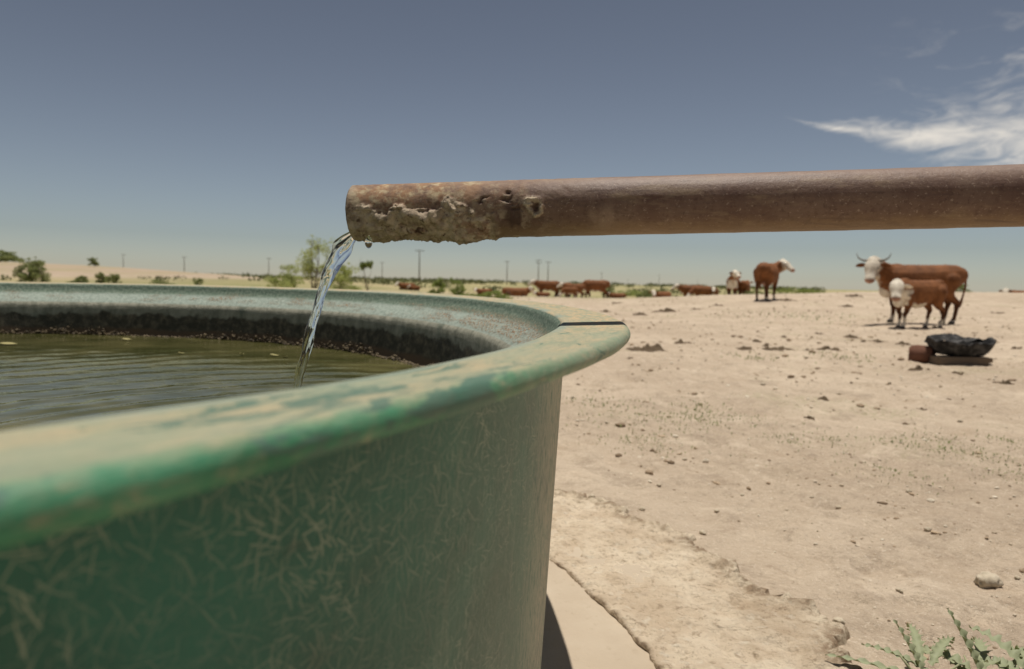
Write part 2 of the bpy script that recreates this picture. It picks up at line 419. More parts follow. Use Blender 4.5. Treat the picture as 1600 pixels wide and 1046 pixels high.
def lathe(name, prof, mat, parent, dro=None, rough=0.0, seed=0):
    """prof: list of (r, z, weight of outer deviation, weight of inner deviation)"""
    P = np.array(prof, float); v = np.concatenate([[0], np.cumsum(np.hypot(np.diff(P[:, 0]), np.diff(P[:, 1])))])
    r = P[:, 0][None] + DO[:, None] * P[:, 2][None] + DI[:, None] * P[:, 3][None]
    z = P[:, 1][None] + ZW[:, None] * np.clip(1 + P[:, 1] / 0.3, 0, 1)[None] + RIM
    tt = np.broadcast_to(TH[:, None], r.shape)
    if rough:
        nn = fbm(tt * 2.05 * 9, z * 9, octv=4, seed=seed) * rough; r = r + nn
    x = TC[0] + r * np.cos(tt); y = TC[1] + r * np.sin(tt)
    uv = np.stack([np.broadcast_to((np.radians(THD) * 2.05)[:, None], r.shape).ravel(), np.broadcast_to(v[None], r.shape).ravel()], 1)
    return mesh_np(name, np.stack([x.ravel(), y.ravel(), z.ravel()], 1), grid_faces(NTH, len(P), True), mat, parent, uv=uv)

tank = tag(empty('stock_tank', (0, 0, 0)), 'round green fibreglass stock tank with a wide dusty rim, full of murky water', 'water tank')

# outer wall: dark green gel coat with pale chopped strands
mw, t, p = material('green_fibreglass_wall', 0.42, 0.35)
uv = t.uv()
wv = t.vec('ADD', uv, t.vec('SCALE', t.vec('SUBTRACT', t.comb(t.noise(uv, 14, 2), t.noise(t.vec('ADD', uv, (5, 5, 0)), 14, 2), 0), (0.5, 0.5, 0)), None, 0.012))
st = None
for k, (sc_, hl, hw) in enumerate([(40, .0105, .0009), (50, .0095, .0007), (64, .0075, .0007), (46, .011, .0005), (84, .0055, .0006), (74, .007, .0005), (58, .008, .0006)]):
    s_ = t.strands(t.vec('ADD', wv, (k * 3.17, k * 1.31, 0)), sc_, hl, hw, ang_off=0.0 if k % 2 else 0.6)
    st = s_ if st is None else t.math('MAXIMUM', st, s_)
us = t.sepxyz(uv)
patch = t.step(t.noise(uv, 6.5, 4, 0.65), 0.40, 0.62)
gcol = t.mix(t.step(t.noise(uv, 6, 4, 0.6), 0.3, 0.7), (0.002, 0.082, 0.050), (0.006, 0.135, 0.086))
scol = t.mix(t.noise(uv, 20, 2), (0.17, 0.25, 0.17), (0.42, 0.45, 0.32))
c = t.mix(t.mul(st, t.add(0.34, t.mul(patch, 0.55))), gcol, scol)
dust = t.mul(t.step(t.add(us[0], t.mul(t.sub(t.noise(uv, 3, 4), 0.5), 0.5)), -0.80, -0.12), 0.80)  # dust rising toward the right; its paleness there includes grazing sun
vst = t.noise(t.vec('MULTIPLY', uv, (150, 12, 1)), 1.0, 4, 0.65, 0.8)
fw = t.noise(t.vec('MULTIPLY', uv, (170, 38, 1)), 1.0, 5, 0.7, 1.2)
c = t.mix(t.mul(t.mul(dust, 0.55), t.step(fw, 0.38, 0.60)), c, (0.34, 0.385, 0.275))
sunlit_tan = t.mul(t.step(us[0], -0.60, -0.32), 0.7)
c = t.mix(t.mul(sunlit_tan, t.step(fw, 0.36, 0.56)), c, (0.60, 0.51, 0.36))  # tan dust lightened near the tangent, grazing sunlight put into the colour
drips = t.noise(t.vec('MULTIPLY', uv, (14, 1.1, 1)), 1.6, 5, 0.65, 0.4)
c = t.mix(t.mul(t.step(drips, 0.55, 0.70), 0.22), c, (0.27, 0.27, 0.19))
c = t.mix(t.mul(t.step(t.noise(uv, 11, 5, 0.7), 0.60, 0.70), 0.28), c, (0.05, 0.05, 0.035))
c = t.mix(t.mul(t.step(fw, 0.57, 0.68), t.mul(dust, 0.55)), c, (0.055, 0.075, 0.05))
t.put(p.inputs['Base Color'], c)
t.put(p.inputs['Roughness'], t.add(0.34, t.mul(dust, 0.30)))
p.inputs['Specular IOR Level'].default_value = 0.5
hh = t.add(t.mul(t.add(vst, t.mul(fw, 1.3)), 0.8), t.add(t.mul(st, 0.35), t.mul(t.noise(uv, 45, 3), 0.6)))
t.put(p.inputs['Normal'], t.bump(hh, 0.45, 0.003))
owz = np.linspace(-0.022, -RIM + 0.006, 22)
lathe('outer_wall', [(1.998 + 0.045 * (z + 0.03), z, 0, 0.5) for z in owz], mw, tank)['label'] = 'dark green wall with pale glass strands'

# rim
mr, t, p = material('dusty_green_rim', 0.7, 0.3)
uv = t.uv(); us = t.sepxyz(uv)
fl = t.vec('MULTIPLY', uv, (1.0, 2.6, 1.0))
green = t.mix(t.step(t.noise(fl, 16, 4, 0.6), 0.3, 0.7), (0.028, 0.185, 0.088), (0.08, 0.27, 0.15))
tan = t.mix(t.step(t.noise(fl, 9, 5, 0.65), 0.35, 0.65), (0.46, 0.37, 0.23), (0.345, 0.345, 0.235))
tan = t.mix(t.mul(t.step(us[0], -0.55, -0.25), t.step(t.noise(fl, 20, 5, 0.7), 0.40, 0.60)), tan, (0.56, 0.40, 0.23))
tan = t.mix(t.mul(t.step(t.noise(t.vec('MULTIPLY', uv, (1, 2.5, 1)), 14, 7, 0.75, 0.5), 0.50, 0.60), 0.55), tan, (0.20, 0.27, 0.185))
tan = t.mix(t.mul(t.step(t.noise(t.vec('MULTIPLY', uv, (1, 3, 1)), 45, 6, 0.75), 0.47, 0.60), 0.65), tan, (0.25, 0.275, 0.20))
tan = t.mix(t.mul(t.step(t.noise(t.vec('MULTIPLY', uv, (1, 4, 1)), 130, 3, 0.7), 0.55, 0.72), 0.5), tan, (0.20, 0.155, 0.10))
edge_n = t.mul(t.sub(t.noise(fl, 10, 5, 0.6), 0.5), 0.045)
topm = t.step(t.add(us[1], edge_n), 0.112, 0.128)
speck = t.step(t.noise(uv, 70, 4, 0.7), 0.45, 0.68)
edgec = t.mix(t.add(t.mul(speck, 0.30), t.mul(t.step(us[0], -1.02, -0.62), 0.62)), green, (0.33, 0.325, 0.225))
edgec = t.mix(t.mul(t.step(t.noise(t.vec('MULTIPLY', uv, (1, 2, 1)), 38, 6, 0.75), 0.54, 0.60), 0.55), edgec, (0.37, 0.325, 0.21))
lowd = t.mul(t.step(us[1], 0.100, 0.090), t.step(t.noise(fl, 12, 4, 0.6), 0.45, 0.6))
edgec = t.mix(t.mul(lowd, 0.75), edgec, (0.30, 0.235, 0.15))
c = t.mix(t.mul(topm, 0.93), edgec, tan)
# worn and wet green streaks lying along the rim
pn = t.noise(t.vec('MULTIPLY', uv, (8.0, 24.0, 1.0)), 1.7, 8, 0.66, 0.9)
pz = t.mul(t.step(us[0], -1.13, -1.04), t.step(us[0], -0.74, -0.90))
worn = t.step(t.add(pn, t.mul(pz, 0.13)), 0.628, 0.645)
wg = t.mix(t.noise(fl, 20, 3), (0.035, 0.14, 0.098), (0.13, 0.175, 0.14))
c = t.mix(t.mul(worn, 0.85), c, wg)
c = t.mix(t.mul(t.step(us[1], 0.192, 0.213), t.step(t.noise(uv, 8, 4), 0.35, 0.6)), c, (0.27, 0.31, 0.245))
t.put(p.inputs['Base Color'], c)
t.put(p.inputs['Roughness'], t.mix(topm, (0.5, 0.5, 0.5), (0.85, 0.85, 0.85)))
t.put(p.inputs['Normal'], t.bump(t.add(t.noise(fl, 70, 5, 0.7), t.mul(t.noise(fl, 14, 3), 1.2)), 0.5, 0.003))
EO = 0.0092
prof = [(1.990, -0.024, 0, .5), (2.03, -0.0195, .3, .2), (2.06, -0.0150, .8, 0)]
for a in np.linspace(-90, 90, 15): prof.append((2.0845 + EO * math.cos(R_(a)), 0.0035 - EO + EO * math.sin(R_(a)), 1, 0))
for k in np.linspace(0.06, 0.94, 14): prof.append((2.0845 + (1.996 - 2.0845) * k, 0.0035 - 0.0045 * k, 1 - k, k))
for a in np.linspace(90, 180, 8): prof.append((1.996 + 0.007 * math.cos(R_(a)), -0.008 + 0.007 * math.sin(R_(a)), 0, 1))
lathe('rim', prof, mr, tank, rough=0.0009, seed=2)['label'] = 'wide flat rim caked with tan dust over green'

# inner wall: cove, ledge, stained wall, floor
mi, t, p = material('stained_inner_wall', 0.75, 0.3)
uv = t.uv(); us = t.sepxyz(uv)
cove = t.mix(t.step(t.noise(uv, 90, 4, 0.7), 0.4, 0.62), (0.11, 0.17, 0.12), (0.26, 0.31, 0.235))
led = t.mix(t.step(t.noise(uv, 60, 4, 0.7), 0.4, 0.65), (0.40, 0.455, 0.385), (0.28, 0.335, 0.28))
c = t.mix(t.step(t.add(us[1], t.mul(t.sub(t.noise(uv, 14, 4), 0.5), 0.02)), 0.036, 0.056), cove, led)
rightw = t.step(us[0], 1.7, 0.3)
dreg = t.step(t.add(t.noise(t.vec('MULTIPLY', uv, (2.0, 9, 1)), 2.4, 4, 0.6), t.mul(rightw, 0.22)), 0.50, 0.68)
dirt = t.mul(t.mul(t.step(t.noise(uv, 125, 4, 0.7), 0.50, 0.54), dreg), t.mul(t.step(us[1], 0.020, 0.05), t.step(us[1], 0.112, 0.09)))
c = t.mix(dirt, c, t.mix(t.step(t.noise(uv, 170, 2), 0.4, 0.6), (0.50, 0.31, 0.17), (0.10, 0.065, 0.04)))
gw = t.mix(t.step(t.noise(t.vec('MULTIPLY', uv, (1.3, 1, 1)), 16, 6, 0.7), 0.32, 0.68), (0.22, 0.22, 0.165), (0.44, 0.42, 0.325))
gw = t.mix(t.mul(t.step(t.noise(uv, 5, 3), 0.55, 0.7), 0.6), gw, (0.12, 0.155, 0.115))
c = t.mix(t.step(t.add(us[1], t.mul(t.sub(t.noise(uv, 30, 3), 0.5), 0.006)), 0.108, 0.113), c, gw)
aln = t.add(t.mul(t.sub(t.noise(uv, 5.5, 5, 0.6), 0.5), 0.105), t.mul(t.sub(t.noise(uv, 30, 4, 0.6), 0.5), 0.03))
algae = t.mix(t.step(t.noise(uv, 26, 6, 0.75), 0.42, 0.68), (0.045, 0.040, 0.026), (0.20, 0.165, 0.11))
c = t.mix(t.mul(t.step(t.add(us[1], aln), 0.158, 0.174), 0.93), c, algae)
c = t.mix(t.step(t.add(us[1], t.mul(aln, 0.4)), 0.222, 0.240), c, (0.15, 0.10, 0.058))
t.put(p.inputs['Base Color'], c)
t.put(p.inputs['Normal'], t.bump(t.add(t.noise(uv, 80, 5, 0.7), t.mul(dirt, 0.8)), 0.6, 0.006))
ip = [(1.9895, -0.0030, 0, 1), (1.9862, -0.0070, 0, 1), (1.9845, -0.0105, 0, 1), (1.9825, -0.016, 0, 1), (1.977, -0.028, 0, .7), (1.965, -0.042, 0, .4), (1.948, -0.056, 0, .2), (1.93, -0.070, 0, 0), (1.915, -0.084, 0, 0), (1.908, -0.092, 0, 0), (1.905, -0.10, 0, 0)]
ip += [(1.905 - 0.14 * (-0.10 - z), z, 0, 0) for z in np.linspace(-0.115, -0.62, 20)] + [(1.4, -0.625, 0, 0), (0.7, -0.625, 0, 0), (0.02, -0.625, 0, 0)]
lathe('inner_wall', ip, mi, tank, rough=0.0009, seed=4)['label'] = 'pale ledge above a black algae stain inside the tank'

# ------------------------------------------------------------------ water in the tank
WZ = EYE - 0.29
pipe0 = view_point(556, 333, 1.118); pipe1 = view_point(1600, 306, 0.988)
pdir = (pipe1 - pipe0); plen_vis = np.linalg.norm(pdir); pdir /= plen_vis
PR = 0.04445
flow = -pdir; flow_h = np.array([flow[0], flow[1], 0]); flow_h /= np.linalg.norm(flow_h)
s0 = pipe0 + np.array([0, 0, -0.0335]) + pdir * 0.012
V0, GRV = 0.49, 9.81
t_hit = math.sqrt(2 * (s0[2] - WZ) / GRV)
hit = s0 + flow_h * V0 * t_hit
mwat, t, p = material('murky_tank_water', 0.02, 0.5)
co = t.obj()
t.put(p.inputs['Base Color'], t.mix(t.step(t.noise(co, 3.5, 5, 0.6, 0.5), 0.35, 0.7), (0.055, 0.058, 0.017), (0.13, 0.12, 0.046)))
p.inputs['IOR'].default_value = 1.333
p.inputs['Roughness'].default_value = 0.03
sx = t.vec('MULTIPLY', co, (1.0, 2.2, 1.0))
t.put(p.inputs['Normal'], t.bump(t.add(t.noise(sx, 16, 3, 0.55), t.mul(t.noise(sx, 45, 2, 0.5), 0.3)), t.step(t.noise(co, 1.3, 3), 0.4, 0.65, 0.03, 0.15), 0.01))
q = np.linspace(-1.0, 1.0, 380)
GX, GY = np.meshgrid(q, q, indexing='ij')
# square grid squeezed onto a disc
DX = GX * np.sqrt(1 - GY ** 2 / 2) * 1.884 + TC[0]; DY = GY * np.sqrt(1 - GX ** 2 / 2) * 1.884 + TC[1]
rh = np.hypot(DX - hit[0], DY - hit[1])
ring = 0.0022 * np.sin(rh * 2 * math.pi / 0.062 + 3.2 * fbm(DX * 2.6, DY * 2.6, octv=3, seed=60)) * np.exp(-rh / 0.42) * sstep(rh, 0.0, 0.03)
ring = ring + 0.0022 * np.sin(rh * 2 * math.pi / 0.13 + 3.5 * fbm(DX * 1.8, DY * 1.8, octv=3, seed=61)) * np.exp(-rh / 1.1)
ring = ring + 0.0008 * fbm(DX * 6, DY * 11, octv=3, seed=62)
water = mesh_np('water', np.stack([DX.ravel(), DY.ravel(), (WZ + ring).ravel()], 1), grid_faces(380, 380), mwat)
tag(water, 'murky olive water with ripples inside the stock tank', 'water', kind='structure')

# ------------------------------------------------------------------ rusty pipe
mpipe, t, p = material('rusted_steel_pipe', 0.5, 0.45)
co = t.obj(); cr = t.attr('crust'); dk = t.attr('stain'); up = t.attr('up')
b1 = t.mix(t.step(t.noise(co, 13, 6, 0.65), 0.35, 0.65), (0.125, 0.066, 0.045), (0.18, 0.112, 0.078))
b1 = t.mix(t.mul(t.step(t.noise(co, 130, 4, 0.75), 0.5, 0.66), 0.7), b1, (0.085, 0.042, 0.028))
b1 = t.mix(t.mul(t.step(t.noise(co, 200, 3, 0.7), 0.58, 0.7), 0.55), b1, (0.42, 0.32, 0.24))
b1 = t.mix(t.mul(t.step(t.noise(t.vec('MULTIPLY', co, (2, 9, 9)), 5, 5, 0.7), 0.52, 0.7), 0.6), b1, (0.30, 0.215, 0.13))
dustm = t.mul(t.step(t.add(up, t.mul(t.sub(t.noise(co, 30, 5, 0.7), 0.5), 0.7)), 0.35, 1.0), 0.55)
b1 = t.mix(dustm, b1, (0.27, 0.165, 0.112))
low_bounce = t.mul(t.step(t.add(up, t.mul(t.sub(t.noise(co, 40, 4, 0.7), 0.5), 0.5)), -0.45, -0.9), 0.6)
b1 = t.mix(low_bounce, b1, (0.26, 0.17, 0.085))  # underside painted lighter, bounce from the ground put into the colour
near = t.attr('near')
b1 = t.mix(t.mul(t.step(t.noise(t.vec('MULTIPLY', co, (1.2, 14, 14)), 4, 6, 0.7, 0.4), 0.55, 0.68), 0.55), b1, (0.105, 0.062, 0.045))
b1 = t.mix(t.mul(t.step(t.noise(co, 7, 6, 0.7), 0.56, 0.7), 0.5), b1, (0.33, 0.235, 0.165))
b1 = t.mix(t.mul(near, t.step(t.noise(co, 34, 5, 0.7), 0.35, 0.62)), b1, t.mix(t.step(t.noise(co, 60, 4, 0.7), 0.45, 0.6), (0.34, 0.195, 0.105), (0.52, 0.41, 0.25)))
ccol = t.mix(t.step(t.noise(co, 45, 6, 0.7), 0.32, 0.62), (0.25, 0.18, 0.12), (0.54, 0.44, 0.31))
ccol = t.mix(t.mul(t.step(t.noise(co, 75, 5, 0.7), 0.55, 0.66), 0.85), ccol, (0.075, 0.042, 0.026))
ccol = t.mix(t.mul(t.step(t.noise(co, 22, 4, 0.7), 0.56, 0.66), 0.6), ccol, (0.20, 0.085, 0.04))
c = t.mix(cr, b1, ccol)
c = t.mix(dk, c, t.mix(t.noise(co, 60, 3), (0.035, 0.018, 0.013), (0.085, 0.04, 0.025)))
t.put(p.inputs['Base Color'], c)
t.put(p.inputs['Roughness'], t.add(0.57, t.mul(t.math('MAXIMUM', cr, near), 0.33)))
t.put(p.inputs['Normal'], t.bump(t.add(t.noise(co, 170, 5, 0.75), t.add(t.mul(t.mul(cr, t.noise(co, 60, 6, 0.7)), 6.0), t.mul(t.noise(co, 24, 5, 0.65), 1.6))), 0.42, 0.0018))
side = np.array([-pdir[1], pdir[0], 0]); side /= np.linalg.norm(side)     # points away from the camera
upv = np.cross(pdir, side); upv = upv if upv[2] > 0 else -upv
sl = np.concatenate([np.arange(0, 0.36, 0.0022), np.arange(0.36, 1.4, 0.02), np.arange(1.4, 2.9, 0.25)])
ph = np.radians(np.arange(0, 360, 1.6))
S_, P_ = np.meshgrid(sl, ph, indexing='ij')
phd = np.degrees(P_)                                   # 0 = toward camera, 90 = up, 270 = down
phs = (phd + 180) % 360 - 180
lx0 = S_            # distance along the pipe from its mouth
top_edge = 5 + 15 * fbm(S_ * 30, S_ * 0 + 1, octv=5, gain=0.6, seed=80) - 10 * sstep(S_, 0.20, 0.26) + 9 * np.exp(-((S_ - 0.165) / 0.02) ** 2)
under = np.where(np.abs(phs) > 100, -(180 - np.abs(phs)) - 90, phs)
cm = sstep(top_edge - phs + 7 * fbm(lx0 * 150, P_ * PR * 150, octv=3, seed=91), 0, 9) * sstep(phs, -150, -120) * (1 - sstep(S_, 0.225, 0.247))
lx, ly = S_ * 1.0, P_ * PR
lump = np.clip(0.55 + 0.75 * fbm(lx * 45, ly * 45, octv=3, gain=0.55, seed=81), 0.05, 1.6)
fine_ = fbm(lx * 170, ly * 170, octv=3, gain=0.6, seed=82)
lip = np.exp(-((top_edge - phs - 15) / 13) ** 2) * (phs < top_edge + 4)
crust_h = cm * (0.0040 * lump + 0.0019 * fine_ + 0.0100 * sstep(S_, 0.015, 0.09) * lip * np.clip(0.35 + 1.1 * fbm(lx * 36, ly * 14, octv=3, seed=83), 0, 1.25) + 0.0050 * np.exp(-((top_edge - phs - 42) / 14) ** 2) * np.clip(fbm(lx * 30 + 7, ly * 30, octv=3, seed=87), 0, 1))
crust_h += cm * 0.0045 * np.exp(-(((S_ - 0.175) / 0.035) ** 2 + ((phs + 70) / 35) ** 2))
crust_h *= sstep(S_, -0.004, 0.012) * 0.85 + 0.15
# one round scab with a hollow centre, two pits, pitting
yk = (phs + 2) * math.pi / 180 * PR
rho = np.hypot(S_ - 0.298 + 0.0035 * fbm(lx * 110, ly * 110, octv=3, seed=92), yk + 0.0035 * fbm(lx * 110 + 5, ly * 110, octv=3, seed=93))
knob = 0.0062 * np.exp(-((rho - 0.0105) / 0.0042) ** 2) * (1 + 0.35 * fine_) * (1 - 0.75 * np.exp(-(((S_ - 0.312) / 0.008) ** 2 + ((yk - .009) / .008) ** 2)))
pit = 0
for (ps, pp, a, b) in [(0.218, 14, .0105, 7), (0.256, 16, .0085, 10), (0.118, -52, .006, 5), (0.272, -8, .004, 6)]:
    wx_ = 0.006 * fbm(lx * 90 + ps * 99, ly * 90, octv=3, seed=88); wy_ = 9 * fbm(lx * 90, ly * 90 + ps * 50, octv=3, seed=89)
    pit = pit + np.exp(-(((S_ - ps + wx_) / a) ** 2 + ((phs - pp + wy_) / b) ** 2) ** 2)
pit = np.clip(pit, 0, 1)
scab = sstep(fbm(lx * 60, ly * 60, octv=3, seed=86), 0.25, 0.6) * (1 - sstep(S_, 0.25, 0.34)) * sstep(30 - phs, 0, 30) * sstep(phs, -150, -110)
rad = PR + crust_h + knob - 0.0032 * pit + 0.0009 * scab + 0.00035 * fbm(lx * 90, ly * 90, octv=3, seed=84)
inner_cav = -0.0045 * np.exp(-(rho / 0.006) ** 2); rad = rad + inner_cav
stain = np.clip(pit * 0.95 + 0.9 * np.exp(-(rho / 0.006) ** 2), 0, 1)
drip = sstep(0.55 + 0.8 * fbm(lx * 40, ly * 25, octv=3, seed=85) - np.abs((S_ - 0.262) / 0.038) * 0.9 - np.abs((phs + 38) / 38) * 0.6, 0.05, 0.35)
stain = np.clip(np.maximum(stain, drip * 0.85 * (1 - cm)), 0, 1)
crustm = np.clip(np.maximum(np.maximum(cm, sstep(knob, 0.001, 0.003)), scab * 0.6), 0, 1)
crustm = np.maximum(crustm, 0.55 * (1 - sstep(S_, 0.0, 0.03)))
nearm = (1 - sstep(S_, 0.10, 0.42)) * sstep(phs, -30, 30) * (phs < 178)
def pipe_pt(S, P, rr):
    return pipe0[None, None] + S[..., None] * pdir + rr[..., None] * (-np.cos(P)[..., None] * side + np.sin(P)[..., None] * upv)
PV = pipe_pt(S_, P_, rad)
# turned-in end and bore
ends = []
endr = rad[0]
for off_, r_ in ((-0.0016, endr - 0.0022), (-0.001, endr * 0 + PR - 0.0065), (0.004, endr * 0 + PR - 0.0075), (0.30, endr * 0 + PR - 0.0075)):
    ends.append(pipe_pt(np.full_like(ph, off_)[None], ph[None], r_[None])[0])
rows = [e for e in ends[::-1]] + [PV[i] for i in range(len(sl))]
ext = len(ends)
def pad_rows(a, v): return np.concatenate([np.full((ext, len(ph)), v), a])
V = np.array(rows)
nrow = len(rows)
def ring_faces(nu, nv_):
    a, b = np.meshgrid(np.arange(nu - 1), np.arange(nv_), indexing='ij'); a = a.ravel(); b = b.ravel(); b2 = (b + 1) % nv_
    return np.stack([a * nv_ + b, a * nv_ + b2, (a + 1) * nv_ + b2, (a + 1) * nv_ + b], 1)
upn = np.concatenate([np.tile(np.sin(ph), (ext, 1)), np.sin(P_)])
pipe = tag(empty('water_pipe', tuple(pipe0)), 'rusty brown steel pipe pouring water into the green tank', 'pipe')
pm = mesh_np('pipe_barrel', V.reshape(-1, 3) - pipe0, ring_faces(nrow, len(ph)), mpipe, pipe,
             attrs={'crust': pad_rows(crustm, 0.8), 'stain': pad_rows(stain, 0.5), 'up': upn, 'near': pad_rows(nearm, 0)})
pm['label'] = 'rusty pipe barrel with pale mineral crust at its mouth'
# the riser that carries the pipe, out of the picture to the right
pe = pipe0 + pdir * 2.88
mb = MB(); mb.tube([tuple(pe - pipe0), tuple(pe - pipe0 + np.array([.06, 0, -.02])), tuple(pe - pipe0 + np.array([.085, 0, -.09])), tuple(pe - pipe0 + np.array([.085, 0, -1.1]))], PR * 1.02, 24)
mris, t, p = material('rusted_riser', 0.6, 0.4); t.put(p.inputs['Base Color'], t.mix(t.noise(t.obj(), 20, 6, 0.7), (0.13, 0.07, 0.045), (0.30, 0.19, 0.12)))
mb.build('riser', mris, pipe)

# ------------------------------------------------------------------ stream and drop
mst, t, p = material('clear_pouring_water', 0.0, 0.5)
p.inputs['Base Color'].default_value = (0.97, 0.985, 1.0, 1)
p.inputs['Transmission Weight'].default_value = 1.0; p.inputs['IOR'].default_value = 1.333
ns, nf = 150, 56
SS, FF = np.meshgrid(np.linspace(0, 1, ns), np.linspace(0, 2 * math.pi, nf, endpoint=False), indexing='ij')
tt = SS ** 0.6 * t_hit * 1.0
base = s0[None, None] + flow_h * (V0 * tt)[..., None] + np.array([0, 0, -0.5 * GRV])[None, None] * (tt ** 2)[..., None]
# before leaving the lip the sheet is wide and shallow, lower down it draws into a twisting cord
drop = s0[2] - base[..., 2]
wid = (0.0128 * np.exp(-drop / 0.22) + 0.0026) * (0.42 + 0.58 * sstep(drop, 0.0, 0.03))
tk = (0.0085 * np.exp(-drop / 0.18) + 0.0026) * (0.5 + 0.5 * sstep(drop, 0.0, 0.03))
tw = 0.5 + drop * 11.0
sag = 1 + 0.20 * np.cos(2 * FF + drop * 60) * np.exp(-drop / .5) + 0.16 * np.cos(3 * FF - drop * 44 + 1) + 0.10 * np.cos(5 * FF + drop * 95) + 0.16 * fbm(np.cos(FF) * 1.6 + 9, drop * 34, np.sin(FF) * 1.6, octv=3, seed=90)
a1 = wid * np.cos(FF) * sag; b1_ = tk * np.sin(FF) * sag
ca, sa = np.cos(tw), np.sin(tw)
across = np.array([-flow_h[1], flow_h[0], 0]); 
vel = flow_h * V0 + np.array([0, 0, -1.0])[None, None] * (GRV * tt)[..., None]
vel = vel / np.linalg.norm(vel, axis=-1, keepdims=True)
nrm = np.cross(vel, np.broadcast_to(across, vel.shape)); nrm /= np.linalg.norm(nrm, axis=-1, keepdims=True)
mixw = np.clip(0.75 + 0 * drop, 0, 1)
e1 = across * 0.55 + nrm * 0.83; e1 = e1 / np.linalg.norm(e1, axis=-1, keepdims=True)
e2 = np.cross(vel, e1)
SV_ = base + e1 * (a1 * ca - b1_ * sa)[..., None] + e2 * (a1 * sa + b1_ * ca)[..., None]
SV_[-1, :, 2] -= 0.006
vv = np.concatenate([SV_.reshape(-1, 3), base[0, 0][None], base[-1, 0][None]])
ff = [ring_faces(ns, nf)[:, ::-1]]
k0 = ns * nf
ff.append(np.array([[k0, b, (b + 1) % nf] for b in range(nf)])); ff.append(np.array([[k0 + 1, (ns - 1) * nf + (b + 1) % nf, (ns - 1) * nf + b] for b in range(nf)]))
stream = mesh_np('water_stream', vv, ff, mst)
bm = bmesh.new(); bm.from_mesh(stream.data); bmesh.ops.recalc_face_normals(bm, faces=bm.faces[:]); bm.to_mesh(stream.data); bm.free()
tag(stream, 'thin clear stream of water falling from the pipe mouth', 'water stream')
dp = view_point(576, 374, 1.075)
dv = ICO3.copy(); zz = dv[:, 2]
dv[:, 0:2] *= np.where(zz > 0, 1 - 0.45 * zz, 1)[:, None]
dv = dv * np.array([0.0062, 0.0062, 0.0105]) + np.array([dp[0], dp[1], dp[2] - 0.004])
drp = mesh_np('water_drop', dv, ICO3F, mst)
tag(drp, 'single drop hanging under the pipe mouth beside the stream', 'water drop')

# ------------------------------------------------------------------ debris at the waterline, floating leaves
def scatter_rocks(name, centers, sizes, mat, flat=0.7, seed=1, base=ICO1, basef=ICO1F, parent=None):
    rg = np.random.default_rng(seed); n = len(centers); nb = len(base)
    V = np.repeat(base[None], n, 0) * (1 + rg.uniform(-0.28, 0.28, (n, nb, 1)))
    st_ = rg.uniform(0.65, 1.35, (n, 1, 3)); V = V * st_; V[:, :, 2] *= flat
    a = rg.uniform(0, 6.28, n); ca, sa = np.cos(a)[:, None], np.sin(a)[:, None]
    X = V[:, :, 0] * ca - V[:, :, 1] * sa; Y = V[:, :, 0] * sa + V[:, :, 1] * ca
    V = np.stack([X, Y, V[:, :, 2]], -1) * np.asarray(sizes)[:, None, None] + np.asarray(centers)[:, None]
    F = (basef[None] + (np.arange(n) * nb)[:, None, None]).reshape(-1, 3)
    return mesh_np(name, V.reshape(-1, 3), F, mat, parent, smooth=False, attrs={'tone': np.repeat(rg.random(n), nb)})

mdeb, t, p = material('wet_brown_debris', 0.7, 0.3)
t.put(p.inputs['Base Color'], t.mix(t.attr('tone'), (0.04, 0.03, 0.018), (0.20, 0.15, 0.085)))
tq = np.radians(RNG.uniform(-25, 118, 2600)); rq = 1.884 - np.abs(RNG.normal(0, 0.013, 2600)) + 0.004
zq = WZ + np.abs(RNG.normal(0, 0.010, 2600)) * sstep(fbm(tq * 9, tq * 0, octv=3, seed=4), -0.7, 0.8) * 1.6
rq = rq + (zq - WZ) * 0.14
deb = scatter_rocks('waterline_debris', np.stack([TC[0] + rq * np.cos(tq), TC[1] + rq * np.sin(tq), zq], 1), 0.0018 + 0.0055 * RNG.random(2600) ** 2, mdeb, 0.8, 5)
tag(deb, 'brown plant litter stuck along the waterline inside the tank', 'debris', kind='stuff')

mleaf_y, t, p = material('yellow_floating_leaf', 0.6, 0.4)
t.put(p.inputs['Base Color'], t.mix(t.noise(t.obj(), 60, 3), (0.30, 0.26, 0.09), (0.42, 0.37, 0.17)))
def float_leaf(px, py, L, rz, label):
    d = CAM_M @ np.array([(px - 800) / FPX, 1, -(py - 523) / FPX]); k = -0.287 / d[2]; x, y = d[0] * k, d[1] * k
    n = 9; V = []; F = []
    for i in range(n):
        u = i / (n - 1); wv_ = 0.30 * math.sin(math.pi * min(1, u * 0.96 + 0.02)) ** 0.8
        V += [((u - .5) * L, wv_ * L, 0.0030 + 0.002 * math.sin(u * 5)), ((u - .5) * L, 0, 0.0014), ((u - .5) * L, -wv_ * L, 0.0026 + 0.002 * math.cos(u * 4))]
    for i in range(n - 1):
        for j in range(2): F.append((i * 3 + j, i * 3 + j + 1, i * 3 + j + 4, i * 3 + j + 3))
    m = MB().add(V, F).build('floating_leaf', mleaf_y); m.location = (x, y, WZ + 0.004); m.rotation_euler = (0, 0, rz)
    tag(m, label, 'leaf', 'leaves floating in the tank')
float_leaf(197, 531, 0.045, 0.2, 'yellow leaf floating close to the far tank wall, left of the stream')
float_leaf(283, 553, 0.025, 1.0, 'pale fleck of leaf floating on the open water left of the stream')
float_leaf(12, 538, 0.07, 0.1, 'long yellow leaf floating at the left edge of the water')
float_leaf(428, 556, 0.035, 0.5, 'yellow leaf floating just left of the falling stream')
float_leaf(446, 558, 0.03, 2.2, 'small yellow leaf floating tight beside the falling stream')
float_leaf(378, 554, 0.02, 1.2, 'tiny leaf floating between the pale fleck and the stream')

